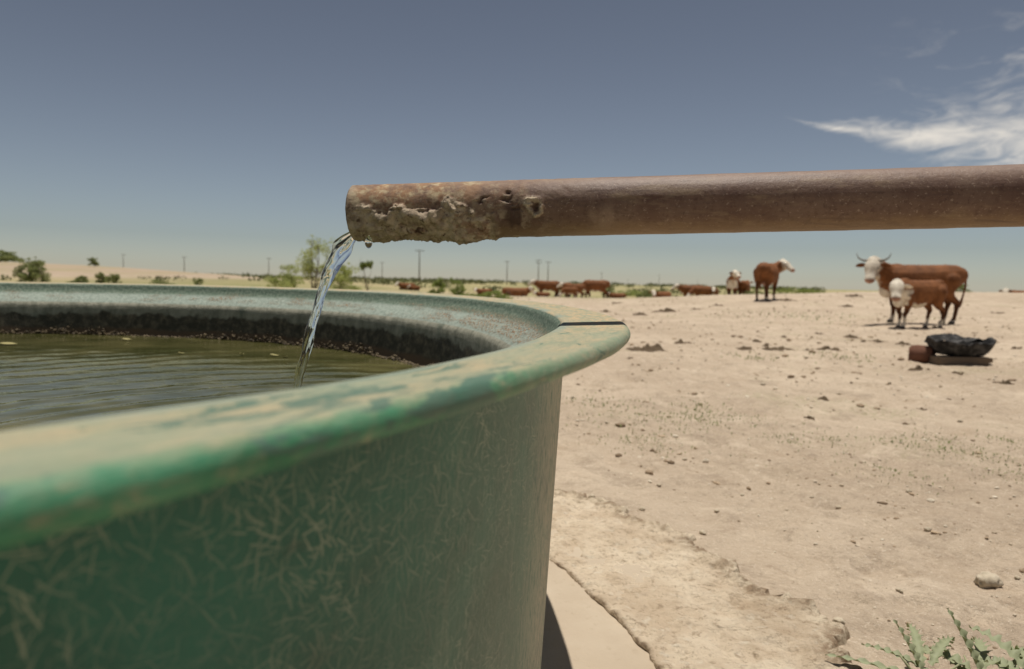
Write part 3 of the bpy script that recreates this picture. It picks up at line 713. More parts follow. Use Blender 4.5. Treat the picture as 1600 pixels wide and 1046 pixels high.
# ------------------------------------------------------------------ feed tub, mineral block and boards
fb = ground_at(1508, 7.3)
mrub, t, p = material('weathered_black_rubber', 0.85, 0.15)
co = t.obj(); up_ = t.sepxyz(t.node('ShaderNodeNewGeometry').outputs['Normal'])[2]
t.put(p.inputs['Base Color'], t.mix(t.step(t.noise(co, 9, 5, 0.7), 0.42, 0.7), (0.024, 0.023, 0.023), (0.12, 0.115, 0.11)))
t.put(p.inputs['Normal'], t.bump(t.noise(co, 25, 4), 0.4, 0.01))
tub = tag(empty('feed_tub', (fb[0], fb[1], fb[2] + 0.085)), 'crumpled black rubber feed tub lying on a weathered board in the dirt', 'feed tub')
n = 96; prof_t = [(0.02, 0.004), (0.20, 0.0), (0.245, 0.008), (0.285, 0.05), (0.325, 0.11), (0.345, 0.15), (0.355, 0.165), (0.350, 0.178), (0.335, 0.176), (0.315, 0.15), (0.29, 0.10), (0.25, 0.045), (0.21, 0.03), (0.02, 0.03)]
aa = np.linspace(0, 2 * math.pi, n, endpoint=False); P = np.array(prof_t)
rr_ = P[:, 0][None] * (1 + (0.06 * np.sin(2 * aa + 1) + 0.07 * fbm(np.cos(aa) * 2, np.sin(aa) * 2, octv=3, seed=6))[:, None] * (P[:, 1] / 0.17)[None])
zt_ = P[:, 1][None] * (1 + (0.20 * fbm(np.cos(aa) * 1.8 + 4, np.sin(aa) * 2.4, octv=4, seed=7) + 0.14 * np.sin(2 * aa + 0.8))[:, None])
rib = 1 + 0.018 * np.sign(np.sin(aa * 20))[:, None] * ((P[:, 1] > 0.03) & (np.arange(len(P)) < 7))[None]
rr_ = rr_ * rib
rr_ = rr_ * 0.94; zt_ = zt_ * 0.86
VT = np.stack([(rr_ * np.cos(aa)[:, None]), rr_ * 0.85 * np.sin(aa)[:, None], zt_], -1).reshape(-1, 3)
mesh_np('tub_bowl', VT, grid_faces(n, len(P), True), mrub, tub)
# folded sidewall flap across the top, left half
nf_, mf_ = 30, 10
uf, vf = np.meshgrid(np.linspace(-1, 1, nf_), np.linspace(-1, 1, mf_), indexing='ij')
fx = -0.06 + 0.25 * uf; fy = 0.02 + 0.24 * vf * np.sqrt(np.clip(1 - 0.75 * uf ** 2, 0.05, 1)); fz = 0.150 + 0.05 * (1 - uf ** 2) * (1 - 0.5 * vf ** 2) + 0.035 * fbm(uf * 2.2, vf * 2.2, octv=3, seed=8)
mesh_np('folded_flap', np.stack([fx, fy, fz], -1).reshape(-1, 3), grid_faces(nf_, mf_), mrub, tub)
md = tub.children[-1].modifiers.new('thick', 'SOLIDIFY'); md.thickness = 0.02
mwood, t, p = material('grey_weathered_wood', 0.85, 0.2)
co = t.obj()
t.put(p.inputs['Base Color'], t.mix(t.noise(t.vec('MULTIPLY', co, (3, 30, 30)), 2, 5, 0.6), (0.10, 0.075, 0.055), (0.27, 0.205, 0.145)))
t.put(p.inputs['Normal'], t.bump(t.noise(t.vec('MULTIPLY', co, (3, 60, 60)), 2, 4), 0.5, 0.006))
bd = MB().box((0, 0, 0.041), (0.50, 0.24, 0.085), 0, 0, 0, 0.008).build('wooden_board', mwood, None, False, 0.006)
bd.location = (fb[0] - 0.08, fb[1] - 0.10, fb[2] - 0.002); bd.rotation_euler = (0, 0, -0.12)
tag(bd, 'thick weathered wooden board under the black feed tub', 'board')
bd2 = MB().box((0, 0, 0.030), (0.50, 0.14, 0.05), 0, 0.03, 0, 0.006).build('wooden_board', mwood, None, False, 0.005)
bd2.location = (fb[0] + 0.17, fb[1] + 0.13, fb[2] + 0.004); bd2.rotation_euler = (0, 0, 0.1)
tag(bd2, 'thinner dark board sticking out behind the right of the feed tub', 'board')
mblk, t, p = material('red_mineral_block', 0.9, 0.2)
co = t.obj(); t.put(p.inputs['Base Color'], t.mix(t.noise(co, 18, 5, 0.7), (0.13, 0.058, 0.038), (0.24, 0.12, 0.08)))
t.put(p.inputs['Normal'], t.bump(t.noise(co, 40, 5), 0.5, 0.006))
gb = ground_at(1449, 7.42)
bk = MB().box((0, 0, 0.095), (0.21, 0.21, 0.19), 0, 0, 0, 0.012).build('mineral_block', mblk, None, True, 0.02)
bk.location = (gb[0], gb[1], gb[2] - 0.004); bk.rotation_euler = (0, 0.03, 0.75)
tag(bk, 'reddish brown mineral lick block left of the feed tub', 'mineral block')
mstone, t, p = material('pale_limestone', 0.9, 0.2)
co = t.obj(); t.put(p.inputs['Base Color'], t.mix(t.noise(co, 40, 5, 0.7), (0.42, 0.34, 0.235), (0.68, 0.60, 0.47)))
t.put(p.inputs['Normal'], t.bump(t.noise(co, 90, 5, 0.7), 0.6, 0.006))
LANDMARKS = [('the feed tub', 1505, 548), ('the calf', 1430, 514), ('the rim tip', 987, 515), ('the turned cow', 1205, 466), ('the pitted stone', 1543, 912), ('the wavy weeds', 1450, 1030), ('the apron edge', 1090, 850)]
ORD = ['nearest it', 'second nearest it', 'third nearest it', 'fourth nearest it', 'fifth nearest it', 'sixth nearest it', 'seventh nearest it', 'eighth nearest it', 'ninth nearest it', 'tenth nearest it']
def place_labels(items, what):
    """one label per item: which side of the nearest landmark it lies on, and its rank there"""
    info = []
    for k, (x, y) in enumerate(items):
        nm, lx_, ly_ = min(LANDMARKS, key=lambda q: math.hypot(q[1] - x, (q[2] - y) * 1.6))
        dx_, dy_ = x - lx_, y - ly_
        side_ = ('left of' if dx_ < 0 else 'right of') if abs(dx_) > 1.3 * abs(dy_) else ('just in front of' if dy_ > 0 else 'farther off than')
        info.append((nm, side_, math.hypot(dx_, dy_), k))
    out = {}
    for key in {(i[0], i[1]) for i in info}:
        for n_, i in enumerate(sorted([i for i in info if (i[0], i[1]) == key], key=lambda q: q[2])):
            out[i[3]] = f'{what} {key[1]} {key[0]}, {ORD[min(n_, 9)]}'
    return [out[k] for k in range(len(items))]
def stone(pos, size, label, seed, group=None, hole=False, mat=None):
    V = ICO3.copy(); d = fbm(V[:, 0] * 1.6 + seed, V[:, 1] * 1.6, V[:, 2] * 1.6, octv=4, gain=0.55, seed=seed)
    V = V * (1 + 0.28 * d - 0.16 * np.clip(fbm(V[:, 0] * 4 + seed, V[:, 1] * 4, V[:, 2] * 4, octv=3, seed=seed + 7), 0, 1))[:, None] * np.array([1, 0.85, 0.62])
    if hole: V *= (1 - 0.35 * np.exp(-(((V[:, 0] - 0.1) / 0.22) ** 2 + ((V[:, 1] + .25) / 0.28) ** 2)) * (V[:, 2] > 0))[:, None]
    o = mesh_np('stone', V * size, ICO3F, mat or mstone); o.location = (pos[0], pos[1], pos[2] + size * 0.38); o.rotation_euler = (0, 0, seed * 1.3)
    return tag(o, label, 'stone', group)
def ground_px(px, py):
    """first point where a bearing of the photograph meets the ground"""
    d = CAM_M @ np.array([(px - 800) / FPX, 1, -(py - 523) / FPX]); k = np.concatenate([np.arange(0.8, 12, 0.004), np.arange(12, 60, 0.02)])
    x, y = d[0] * k, d[1] * k; below = np.nonzero(EYE + d[2] * k <= ground_z(x, y))[0]
    i = below[0] if len(below) else len(k) - 1
    return (float(x[i]), float(y[i]), gz(x[i], y[i]))
stone(ground_px(1543, 915), 0.034, 'pale pitted stone alone in the dirt at the lower right', 3, hole=True)
stone(ground_px(1533, 562), 0.05, 'small pale stone wedged against the right end of the board', 9)
_st = [(895, 622, .013), (1003, 798, .010), (1120, 801, .009), (948, 662, .012), (1192, 602, .02), (1390, 600, .018), (1260, 560, .022), (1070, 720, .012), (1450, 830, .012), (925, 778, .012), (1310, 795, .010), (1420, 770, .011), (1030, 760, .009), (1098, 835, .012), (1310, 975, .014), (1590, 905, .007), (1405, 925, .009), (1160, 775, .008), (1215, 560, .02), (1500, 660, .016)]
_sl = place_labels([q[:2] for q in _st], 'small loose pale stone')
for k, (sx_, sy_, s_) in enumerate(_st):
    stone(ground_px(sx_, sy_), s_, _sl[k], 20 + k, 'small loose stones on the dirt')

# ------------------------------------------------------------------ dung and clods
mdung, t, p = material('dry_dung', 0.95, 0.1)
co = t.obj(); t.put(p.inputs['Base Color'], t.mix(t.noise(co, 25, 5, 0.7), (0.06, 0.042, 0.027), (0.19, 0.14, 0.09)))
t.put(p.inputs['Normal'], t.bump(t.noise(co, 30, 4), 0.6, 0.01))
def dung(pos, rx, ry, h, seed, label, group=None):
    nr, na = 13, 34
    rr2, an2 = np.meshgrid(np.linspace(0, 1, nr), np.linspace(0, 2 * math.pi, na, endpoint=False), indexing='ij')
    ed = 1 + 0.35 * fbm(np.cos(an2) * 1.7 + seed, np.sin(an2) * 1.7, octv=3, seed=seed)
    x = rr2 * np.cos(an2) * rx * ed; y = rr2 * np.sin(an2) * ry * ed
    z = h * (1 - rr2 ** 2.2) * (0.25 + 1.0 * np.clip(fbm(x * 3 / rx + seed, y * 3 / ry, octv=4, gain=0.6, seed=seed + 1) + 0.12, 0, 1.2)) - 0.010 * rr2 - 0.004
    o = mesh_np('dung_patch', np.stack([x, y, z], -1).reshape(-1, 3), ring_faces(nr, na), mdung); o.location = pos
    return tag(o, label, 'dung', group)
dung(ground_px(1016, 546), 0.26, 0.30, 0.07, 4, 'large crumbled dark dung heap on the dirt just right of the rim tip')
dsp = [(1070, 536, .14), (1165, 546, .12), (1215, 545, .13), (1265, 548, .10), (1300, 547, .17), (1330, 528, .14), (1370, 533, .12), (1410, 538, .10), (1180, 534, .10), (1200, 540, .09), (1225, 527, .08), (1280, 522, .10), (945, 488, .2), (965, 474, .25), (1000, 492, .2), (1040, 487, .25), (1085, 484, .2), (1120, 478, .2), (1230, 470, .3), (1335, 463, .28), (1325, 480, .2), (1560, 490, .2), (1590, 545, .12), (1440, 578, .11), (1500, 584, .07), (1570, 600, .09), (1285, 625, .05), (1265, 655, .045), (1440, 640, .05), (985, 560, .05)]
_dl = place_labels([q[:2] for q in dsp], 'dark dried dung patch')
for k, (sx_, sy_, s_) in enumerate(dsp):
    rr3 = s_ * random.uniform(0.8, 1.2)
    dung(ground_px(sx_, sy_), rr3 * 1.15, rr3 * 0.9, 0.012 + 0.22 * rr3, 30 + k, _dl[k], 'dung patches scattered on the dirt')
def view_scatter(n, b0, b1, r0, r1, seed, power=1.0):
    rg = np.random.default_rng(seed)
    b = np.radians(rg.uniform(b0, b1, n)); r = r0 * (r1 / r0) ** (rg.random(n) ** power)
    x, y = r * np.sin(b), r * np.cos(b); td = np.hypot(x - TC[0], y - TC[1]); k = td > 2.72
    return x[k], y[k], r[k]
mpeb, t, p = material('pebbles', 0.9, 0.2)
t.put(p.inputs['Base Color'], t.mix(t.attr('tone'), (0.42, 0.33, 0.23), (0.80, 0.72, 0.58)))
x, y, r = view_scatter(5000, -8, 41, 1.2, 24, 41, 1.0)
sz = np.clip(0.0009 * r * np.exp(RNG.normal(-0.3, 0.7, len(r))), 0.0008, 0.016)
peb = scatter_rocks('pebbles', np.stack([x, y, ground_z(x, y) + sz * 0.25], 1), sz, mpeb, 0.7, 6)
tag(peb, 'pale pebbles strewn over the bare dirt', 'pebbles', kind='stuff')
mclod, t, p = material('dark_clods', 0.95, 0.1)
t.put(p.inputs['Base Color'], t.mix(t.attr('tone'), (0.20, 0.145, 0.095), (0.48, 0.365, 0.25)))
x, y, r = view_scatter(3600, -8, 41, 1.3, 34, 42, 0.85)
kk = fbm(x / np.maximum(r, 1) * 9, np.log(r) * 7, octv=3, seed=77) > -0.15; x, y, r = x[kk], y[kk], r[kk]
sz = np.clip(0.0012 * r * np.exp(RNG.normal(-0.15, 0.75, len(r))), 0.0012, 0.04)
clo = scatter_rocks('dirt_clods', np.stack([x, y, ground_z(x, y) + sz * 0.15], 1), sz, mclod, 0.5, 7)
tag(clo, 'dark clods and crumbled dung strewn over the dirt', 'clods', kind='stuff')

# ------------------------------------------------------------------ foliage
def foliage_mat(name, c0, c1, trans=0.25):
    m, t, p = material(name, 0.6, 0.25)
    t.put(p.inputs['Base Color'], t.mix(t.attr('tone'), c0, c1))
    tr = t.node('ShaderNodeBsdfTranslucent'); t.put(tr.inputs[0], t.mix(t.attr('tone'), c0, c1))
    mx = t.node('ShaderNodeMixShader'); mx.inputs[0].default_value = trans
    t.l.new(p.outputs[0], mx.inputs[1]); t.l.new(tr.outputs[0], mx.inputs[2])
    t.l.new(mx.outputs[0], m.node_tree.nodes['Material Output'].inputs[0])
    return m
MF_YEL = foliage_mat('yellow_green_foliage', (0.22, 0.265, 0.07), (0.47, 0.51, 0.19), 0.5)
MF_MID = foliage_mat('mid_green_foliage', (0.13, 0.165, 0.05), (0.34, 0.37, 0.15), 0.45)
MF_BRI = foliage_mat('bright_green_foliage', (0.12, 0.17, 0.03), (0.30, 0.36, 0.10), 0.4)
MF_DRK = foliage_mat('dusky_green_foliage', (0.075, 0.09, 0.035), (0.19, 0.20, 0.085), 0.3)
MSPR = foliage_mat('green_sprouts', (0.10, 0.14, 0.04), (0.26, 0.30, 0.11), 0.3)
mbark, t, p = material('grey_brown_bark', 0.9, 0.2)
t.put(p.inputs['Base Color'], t.mix(t.noise(t.obj(), 12, 5, 0.7), (0.075, 0.055, 0.038), (0.20, 0.16, 0.115)))

def leaf_cloud(centers, sizes, rg, aspect=0.42):
    n = len(centers)
    a = rg.normal(size=(n, 3)); a /= np.linalg.norm(a, axis=1, keepdims=True)
    b = np.cross(a, rg.normal(size=(n, 3))); b /= np.linalg.norm(b, axis=1, keepdims=True)
    s = np.asarray(sizes)[:, None]
    c0 = centers - a * s; c1 = centers + b * s * aspect; c2 = centers + a * s; c3 = centers - b * s * aspect
    V = np.stack([c0, c1, c2, c3], 1).reshape(-1, 3); F = np.arange(n * 4).reshape(n, 4)
    return V, F

def bush(name, pos, H, W, nl, leaf, mat, label, cat, group, seed, trunk_frac=0.15, open_=0.5, nclump=26, top_bias=0.0):
    nl = int(nl * 1.5)
    rg = np.random.default_rng(seed); rd = random.Random(seed)
    root = tag(empty(name, pos), label, cat, group)
    mb = MB(); tips = []
    nst = rd.randint(3, 5)
    for s in range(nst):
        an = rd.uniform(0, 6.28); sp = rd.uniform(0.1, 0.42) * W
        h = H * rd.uniform(0.55, 0.97)
        p0 = Vector((rd.uniform(-.03, .03) * W, rd.uniform(-.03, .03) * W, -0.05))
        pts = [p0]
        for k in range(1, 6):
            u = k / 5
            pts.append(Vector((math.cos(an) * sp * u ** 1.3 + rd.uniform(-.03, .03) * W, math.sin(an) * sp * u ** 1.3 + rd.uniform(-.03, .03) * W, h * u)))
        r0 = 0.010 * H * rd.uniform(0.7, 1.1)
        mb.tube([tuple(q) for q in pts], [r0 * (1 - 0.8 * k / 5) for k in range(6)], 6)
        tips += pts[3:]
        for b in range(6):
            k = rd.randint(1, 4); st0 = pts[k]; a2 = rd.uniform(0, 6.28); L = rd.uniform(0.18, 0.42) * W * (1.1 - 0.14 * k)
            e = st0 + Vector((math.cos(a2) * L, math.sin(a2) * L, rd.uniform(0.05, 0.22) * H)); m = (st0 + e) / 2 + Vector((0, 0, 0.03 * H))
            mb.tube([tuple(st0), tuple(m), tuple(e)], [r0 * 0.42, r0 * 0.28, r0 * 0.12], 5)
            tips += [e, m]
    mb.build('trunk', mbark, root)
    cl = []
    for k in range(nclump):
        tp = rd.choice(tips); z = max(tp.z, trunk_frac * H)
        cl.append((tp.x + rg.normal(0, .05) * W, tp.y + rg.normal(0, .05) * W, z + rg.normal(0, .03) * H, rg.uniform(0.05, 0.15) * (0.7 + 0.6 * (1 - z / H))))
    for k in range(int(nclump * (0.9 if trunk_frac < 0.25 else 0.25))):
        a = rd.uniform(0, 6.28); q_ = rd.random() ** 0.6; zz_ = rd.random() ** 1.5
        lim = math.sqrt(max(0.05, 1 - (zz_ * 0.95) ** 2)) * 0.42 * W
        cl.append((math.cos(a) * q_ * lim, math.sin(a) * q_ * lim, H * (max(trunk_frac, 0.05) + zz_ * 0.8 * (1 - trunk_frac)), rg.uniform(0.06, 0.15)))
    cl = np.array(cl); wgt = cl[:, 3] ** 2; wgt /= wgt.sum()
    ci = rg.choice(len(cl), nl, p=wgt)
    g = rg.normal(size=(nl, 3)); g /= np.linalg.norm(g, axis=1, keepdims=True); g *= (rg.random(nl) ** (0.45))[:, None]
    cen = cl[ci, :3] + g * cl[ci, 3][:, None] * np.array([W, W, H * 0.85]) 
    cen[:, 2] = np.clip(cen[:, 2], 0.02 * H, H * 1.03)
    V, F = leaf_cloud(cen, leaf * rg.uniform(0.6, 1.3, nl), rg)
    tone = np.clip(0.25 + 0.5 * rg.random(nl) + 0.25 * rg.random(len(cl))[ci], 0, 1)
    mesh_np('crown', V, F, mat, root, smooth=False, attrs={'tone': np.repeat(tone, 4)})
    return root

# columns of the photograph and distances for the shrubs behind the tank
bush('mesquite_shrub', ground_at(490, 26), 2.75, 2.1, 1500, 0.045, MF_YEL, 'tall thin yellow green shrub standing behind the falling stream', 'shrub', None, 101, 0.35, nclump=30)
bush('mesquite_shrub', ground_at(448, 30), 1.55, 2.3, 2200, 0.05, MF_YEL, 'low yellow green shrub left of the tall thin one behind the tank', 'shrub', None, 102, 0.05)
bush('mesquite_shrub', ground_at(535, 28), 1.5, 2.0, 2000, 0.05, MF_YEL, 'low yellow green shrub right of the falling stream', 'shrub', None, 103, 0.05)
bush('mesquite_shrub', ground_at(574, 30), 1.85, 0.9, 420, 0.05, MF_BRI, 'spindly sapling with one round tuft of leaves right of the stream', 'shrub', None, 104, 0.7, nclump=7)
bush('mesquite_shrub', ground_at(50, 48), 1.95, 2.4, 3200, 0.075, MF_MID, 'dense round green bush at the foot of the sandy hill', 'bush', None, 105, 0.05, nclump=40)
bush('mesquite_shrub', ground_at(8, 96), 1.7, 5.2, 2600, 0.13, MF_MID, 'wide low bush on the hilltop at the left edge', 'bush', None, 106, 0.05, nclump=40)
bush('mesquite_shrub', ground_at(148, 92), 1.35, 1.5, 900, 0.10, MF_MID, 'small dark bush alone on the crest of the sandy hill', 'bush', None, 107, 0.2)
bush('mesquite_shrub', ground_at(126, 44), 0.75, 1.4, 1400, 0.06, MF_MID, 'low green bush behind the rim, just right of the dense round one', 'bush', None, 108, 0.05)
bush('mesquite_shrub', ground_at(158, 44), 1.1, 0.9, 800, 0.06, MF_MID, 'narrow upright green bush second from the dense round one', 'bush', None, 109, 0.1)
bush('mesquite_shrub', ground_at(178, 43), 1.2, 1.0, 800, 0.06, MF_MID, 'upright green bush with a leafy top knot below the small dark one', 'bush', None, 110, 0.1)
bush('mesquite_shrub', ground_at(250, 40), 0.55, 2.2, 900, 0.05, MF_MID, 'very low green bush showing over the middle of the far rim', 'bush', None, 111, 0.0)
bush('mesquite_shrub', ground_at(310, 45), 0.85, 0.9, 500, 0.06, MF_MID, 'small sparse bush midway between the sandy hill and the shrubs', 'bush', None, 112, 0.1)
bush('mesquite_shrub', ground_at(684, 24), 0.85, 0.8, 900, 0.04, MF_BRI, 'bright green weed left of two, right of the tallest pole', 'bush', None, 113, 0.05)
bush('mesquite_shrub', ground_at(714, 25), 0.90, 0.9, 1000, 0.04, MF_BRI, 'bright green forked weed right of the tallest pole, nearer the cattle', 'bush', None, 114, 0.1)
bush('mesquite_shrub', ground_at(775, 22), 0.52, 1.3, 1200, 0.035, MF_BRI, 'low bright green weed clump against the rim below the cattle', 'bush', None, 115, 0.0)
bush('mesquite_shrub', ground_at(745, 24), 0.42, 1.2, 700, 0.035, MF_BRI, 'very low green weed clump against the rim, left of the other', 'bush', None, 116, 0.0)
bush('mesquite_shrub', ground_at(954, 60), 1.15, 1.6, 900, 0.09, MF_MID, 'round green bush behind the big side-on cow', 'bush', None, 117, 0.05)
bush('mesquite_shrub', ground_at(1012, 56), 0.9, 2.4, 900, 0.08, MF_MID, 'low green bush left of the lying cow with a white face', 'bush', None, 118, 0.0)
bush('mesquite_shrub', ground_at(985, 75), 0.8, 3.4, 900, 0.1, MF_YEL, 'low yellow green bush between two groups of cattle', 'bush', None, 119, 0.0)
bush('mesquite_shrub', ground_at(1250, 34), 0.34, 3.2, 900, 0.045, MF_BRI, 'low strip of green weeds on the crest right of the turned cow', 'bush', None, 120, 0.0)
bush('mesquite_shrub', ground_at(1502, 33), 0.45, 1.2, 500, 0.045, MF_MID, 'small weed on the crest behind the horned cow', 'bush', None, 121, 0.0)
bush('mesquite_shrub', ground_at(1176, 40), 0.5, 1.4, 500, 0.05, MF_MID, 'small green weed left of the turned cow on the crest', 'bush', None, 122, 0.0)

# scrub and grass over the far plain
rg = np.random.default_rng(5)
nb = 1500
bb = np.radians(rg.uniform(-41, 24, nb)); rb = 65 * (1500 / 65) ** (rg.random(nb) ** 0.75)
bx, by = rb * np.sin(bb), rb * np.cos(bb)
hillk = np.exp(-(((bx + 68) / 40) ** 2 + ((by - 92) / 33) ** 2)); kk = (hillk < 0.3) & (fbm(bx / 60, by / 60, octv=3, seed=9) > -0.25); bx, by, rb = bx[kk], by[kk], rb[kk]
nb = len(bx); per = 42
hh_ = np.clip(0.25 + 0.0042 * rb, 0.3, 2.6) * rg.uniform(0.5, 1.3, nb); ww_ = hh_ * rg.uniform(0.9, 2.6, nb)
g = rg.normal(size=(nb, per, 3)); g /= np.linalg.norm(g, axis=2, keepdims=True); g *= (rg.random((nb, per, 1)) ** 0.4)
cen = np.stack([bx, by, ground_z(bx, by, False)], 1)[:, None] + g * np.stack([ww_, ww_, hh_ * 0.5], 1)[:, None] + np.array([0, 0, 1])[None, None] * (hh_ * 0.5)[:, None, None]
V, F = leaf_cloud(cen.reshape(-1, 3), np.repeat(hh_ * 0.24, per) * rg.uniform(0.6, 1.3, nb * per), rg, 0.6)
scr = mesh_np('distant_scrub', V, F, MF_DRK, smooth=False, attrs={'tone': np.repeat(np.clip(np.repeat(rg.random(nb), per) * 0.7 + 0.5 * rg.random(nb * per), 0, 1), 4)})
tag(scr, 'low green scrub dotting the far dry plain', 'scrub', kind='stuff')

# sparse green sprouts pushing through the dirt
sp_c = [(1035, 655, 1.2), (1075, 650, .9), (1110, 660, .8), (935, 637, .7), (985, 690, .5), (1400, 745, .7), (1485, 705, .6), (1540, 715, .9), (1585, 745, .5), (1262, 497, 1.3), (1230, 690, .5), (1300, 690, .4), (1390, 690, .4), (1320, 560, .6), (1470, 690, .5), (1100, 640, .4), (1030, 700, .4), (1570, 690, .4), (1180, 560, .4)]
cen = []; dirs = []; szs = []
for (sx_, sy_, k_) in sp_c:
    x0, y0, z0 = ground_px(sx_, sy_); sp = 0.055 * y0 * k_
    m = int(210 * k_)
    ox, oy = rg.normal(0, sp, m) * rg.uniform(0.3, 1.6, m), rg.normal(0, sp * 1.1, m) * rg.uniform(0.3, 1.8, m)
    gx_, gy_ = x0 + ox, y0 + oy
    cen.append(np.stack([gx_, gy_, ground_z(gx_, gy_) + 0.004], 1)); szs.append(np.full(m, np.clip(0.0036 * y0, 0.007, 0.05)) * rg.uniform(0.5, 1.3, m))
cen = np.concatenate(cen); szs = np.concatenate(szs); n = len(cen)
an = rg.uniform(0, 6.28, n); lean = rg.uniform(0.4, 1.6, n)
d = np.stack([np.cos(an) * lean, np.sin(an) * lean, np.ones(n)], 1); d /= np.linalg.norm(d, axis=1, keepdims=True)
sd = np.stack([-np.sin(an), np.cos(an), np.zeros(n)], 1)
V = np.stack([cen - sd * szs[:, None] * .10, cen + d * szs[:, None] * .6 + sd * szs[:, None] * .22, cen + d * szs[:, None] * 1.2, cen + d * szs[:, None] * .55 - sd * szs[:, None] * .22], 1).reshape(-1, 3)
spr = mesh_np('green_sprouts', V, np.arange(n * 4).reshape(n, 4), MSPR, smooth=False, attrs={'tone': np.repeat(rg.random(n), 4)})
tag(spr, 'sparse low green sprouts in the dirt', 'sprouts', kind='stuff')

# ------------------------------------------------------------------ weed with wavy leaves, lower right
mweed, t, p = material('grey_green_leaf', 0.6, 0.3)
t.put(p.inputs['Base Color'], t.mix(t.noise(t.obj(), 60, 4, 0.6), (0.25, 0.275, 0.155), (0.42, 0.44, 0.275)))
tr = t.node('ShaderNodeBsdfTranslucent'); tr.inputs[0].default_value = (0.14, 0.17, 0.05, 1)
mx = t.node('ShaderNodeMixShader'); mx.inputs[0].default_value = 0.18
t.l.new(p.outputs[0], mx.inputs[1]); t.l.new(tr.outputs[0], mx.inputs[2]); t.l.new(mx.outputs[0], mweed.node_tree.nodes['Material Output'].inputs[0])
mstem, t, p = material('pale_stem', 0.7, 0.3); t.put(p.inputs['Base Color'], t.mix(t.noise(t.obj(), 30, 3), (0.30, 0.31, 0.17), (0.40, 0.40, 0.24)))
def weed(pos, label, leaves, seed):
    rd = random.Random(seed)
    root = tag(empty('wavy_leaf_weed', pos), label, 'plant')
    for (bx_, by_, bz_, azm, elv, L, wdt, fold, droop) in leaves:
        n = 26; V = []; F = []
        base_ = Vector((bx_, by_, bz_)); hd = Vector((math.cos(azm), math.sin(azm), 0)); sdv = Vector((-math.sin(azm), math.cos(azm), 0))
        pos_ = base_.copy(); el_ = elv; phs_ = rd.uniform(0, 6)
        for i in range(n):
            u = i / (n - 1)
            tdir = hd * math.cos(el_) + Vector((0, 0, 1)) * math.sin(el_); up2 = sdv.cross(tdir); up2 = -up2 if up2.z < 0 else up2
            wv_ = wdt * (math.sin(math.pi * min(1, u * 0.9 + 0.08)) ** 0.7) * (1 - 0.35 * u)
            for sg in (1, -1):
                tooth = 1 + 0.42 * math.sin(i * 1.75 + phs_ + sg)
                rip = 0.30 * wdt * math.sin(i * 1.75 + phs_ * 1.3 + sg * 1.2)
                e = pos_ + sdv * sg * wv_ * tooth * math.cos(fold) + up2 * (wv_ * math.sin(fold) + rip)
                m_ = pos_ + sdv * sg * wv_ * 0.5 * math.cos(fold) + up2 * (wv_ * 0.5 * math.sin(fold) + rip * 0.25)
                V += [tuple(e), tuple(m_)]
            V.append(tuple(pos_))
            pos_ = pos_ + tdir * (L / (n - 1)); el_ -= droop / (n - 1)
        for i in range(n - 1):
            a, b = i * 5, (i + 1) * 5
            F += [(a, a + 1, b + 1, b), (a + 1, a + 4, b + 4, b + 1), (a + 4, a + 3, b + 3, b + 4), (a + 3, a + 2, b + 2, b + 3)]
        MB().add(V, F).build('leaf', mweed, root)
    for k in range(3):
        a = rd.uniform(0, 6.28); MB().tube([(0, 0, -.01), (0.02 * math.cos(a), 0.02 * math.sin(a), .04), (0.05 * math.cos(a), 0.05 * math.sin(a), .075)], [.004, .0032, .0016], 7).build('stem', mstem, root)
    return root
rdw = random.Random(3)
L1 = [(0, 0, .03, R_(128), R_(58), .115, .012, .7, .1), (.02, 0, .02, R_(166), R_(16), .20, .011, .5, .25), (0, 0, .02, R_(178), R_(6), .17, .011, .5, .2), (.01, .01, .04, R_(150), R_(25), .12, .012, .5, .5),
      (.0, .02, .05, R_(70), R_(35), .13, .016, .5, .9), (.02, .02, .05, R_(40), R_(30), .12, .016, .5, .8), (-.01, 0, .02, R_(215), R_(20), .12, .013, .5, .5)]
L2 = [(0, 0, .05, R_(122), R_(60), .135, .014, .75, .1), (.02, 0, .04, R_(10), R_(22), .13, .015, .5, .5), (.01, .02, .06, R_(60), R_(30), .12, .019, .4, .9), (0, .02, .05, R_(150), R_(35), .12, .019, .4, 1.0),
      (.02, .01, .05, R_(-15), R_(20), .17, .017, .4, .7), (.02, .0, .04, R_(-40), R_(30), .13, .018, .4, .8), (-.02, .02, .05, R_(105), R_(25), .10, .018, .4, .8), (.03, .02, .03, R_(30), R_(18), .17, .012, .6, .3), (0, -.02, .04, R_(200), R_(30), .12, .018, .5, .9), (0, -.02, .05, R_(-80), R_(35), .11, .018, .5, .8)]
g1 = (0.800, 1.240); g2 = (0.905, 1.235)
weed((g1[0], g1[1], gz(*g1)), 'grey green wavy-leaved weed nearest the apron at the bottom edge', L1, 5)
L3 = [(0.01 * math.cos(k), 0.01 * math.sin(k), .04 + .01 * (k % 3), k * 0.9 + 0.3, R_(22 + 13 * (k % 4)), .085 + .018 * (k % 3), .019, .35, .9) for k in range(11)]
g3 = (0.985, 1.215)
weed((g3[0], g3[1], gz(*g3)), 'rightmost wavy-leaved weed of the three at the bottom edge', L3, 8)
weed((g2[0], g2[1], gz(*g2)), 'middle wavy-leaved weed of three at the bottom edge, with a tall upright leaf', L2, 6)

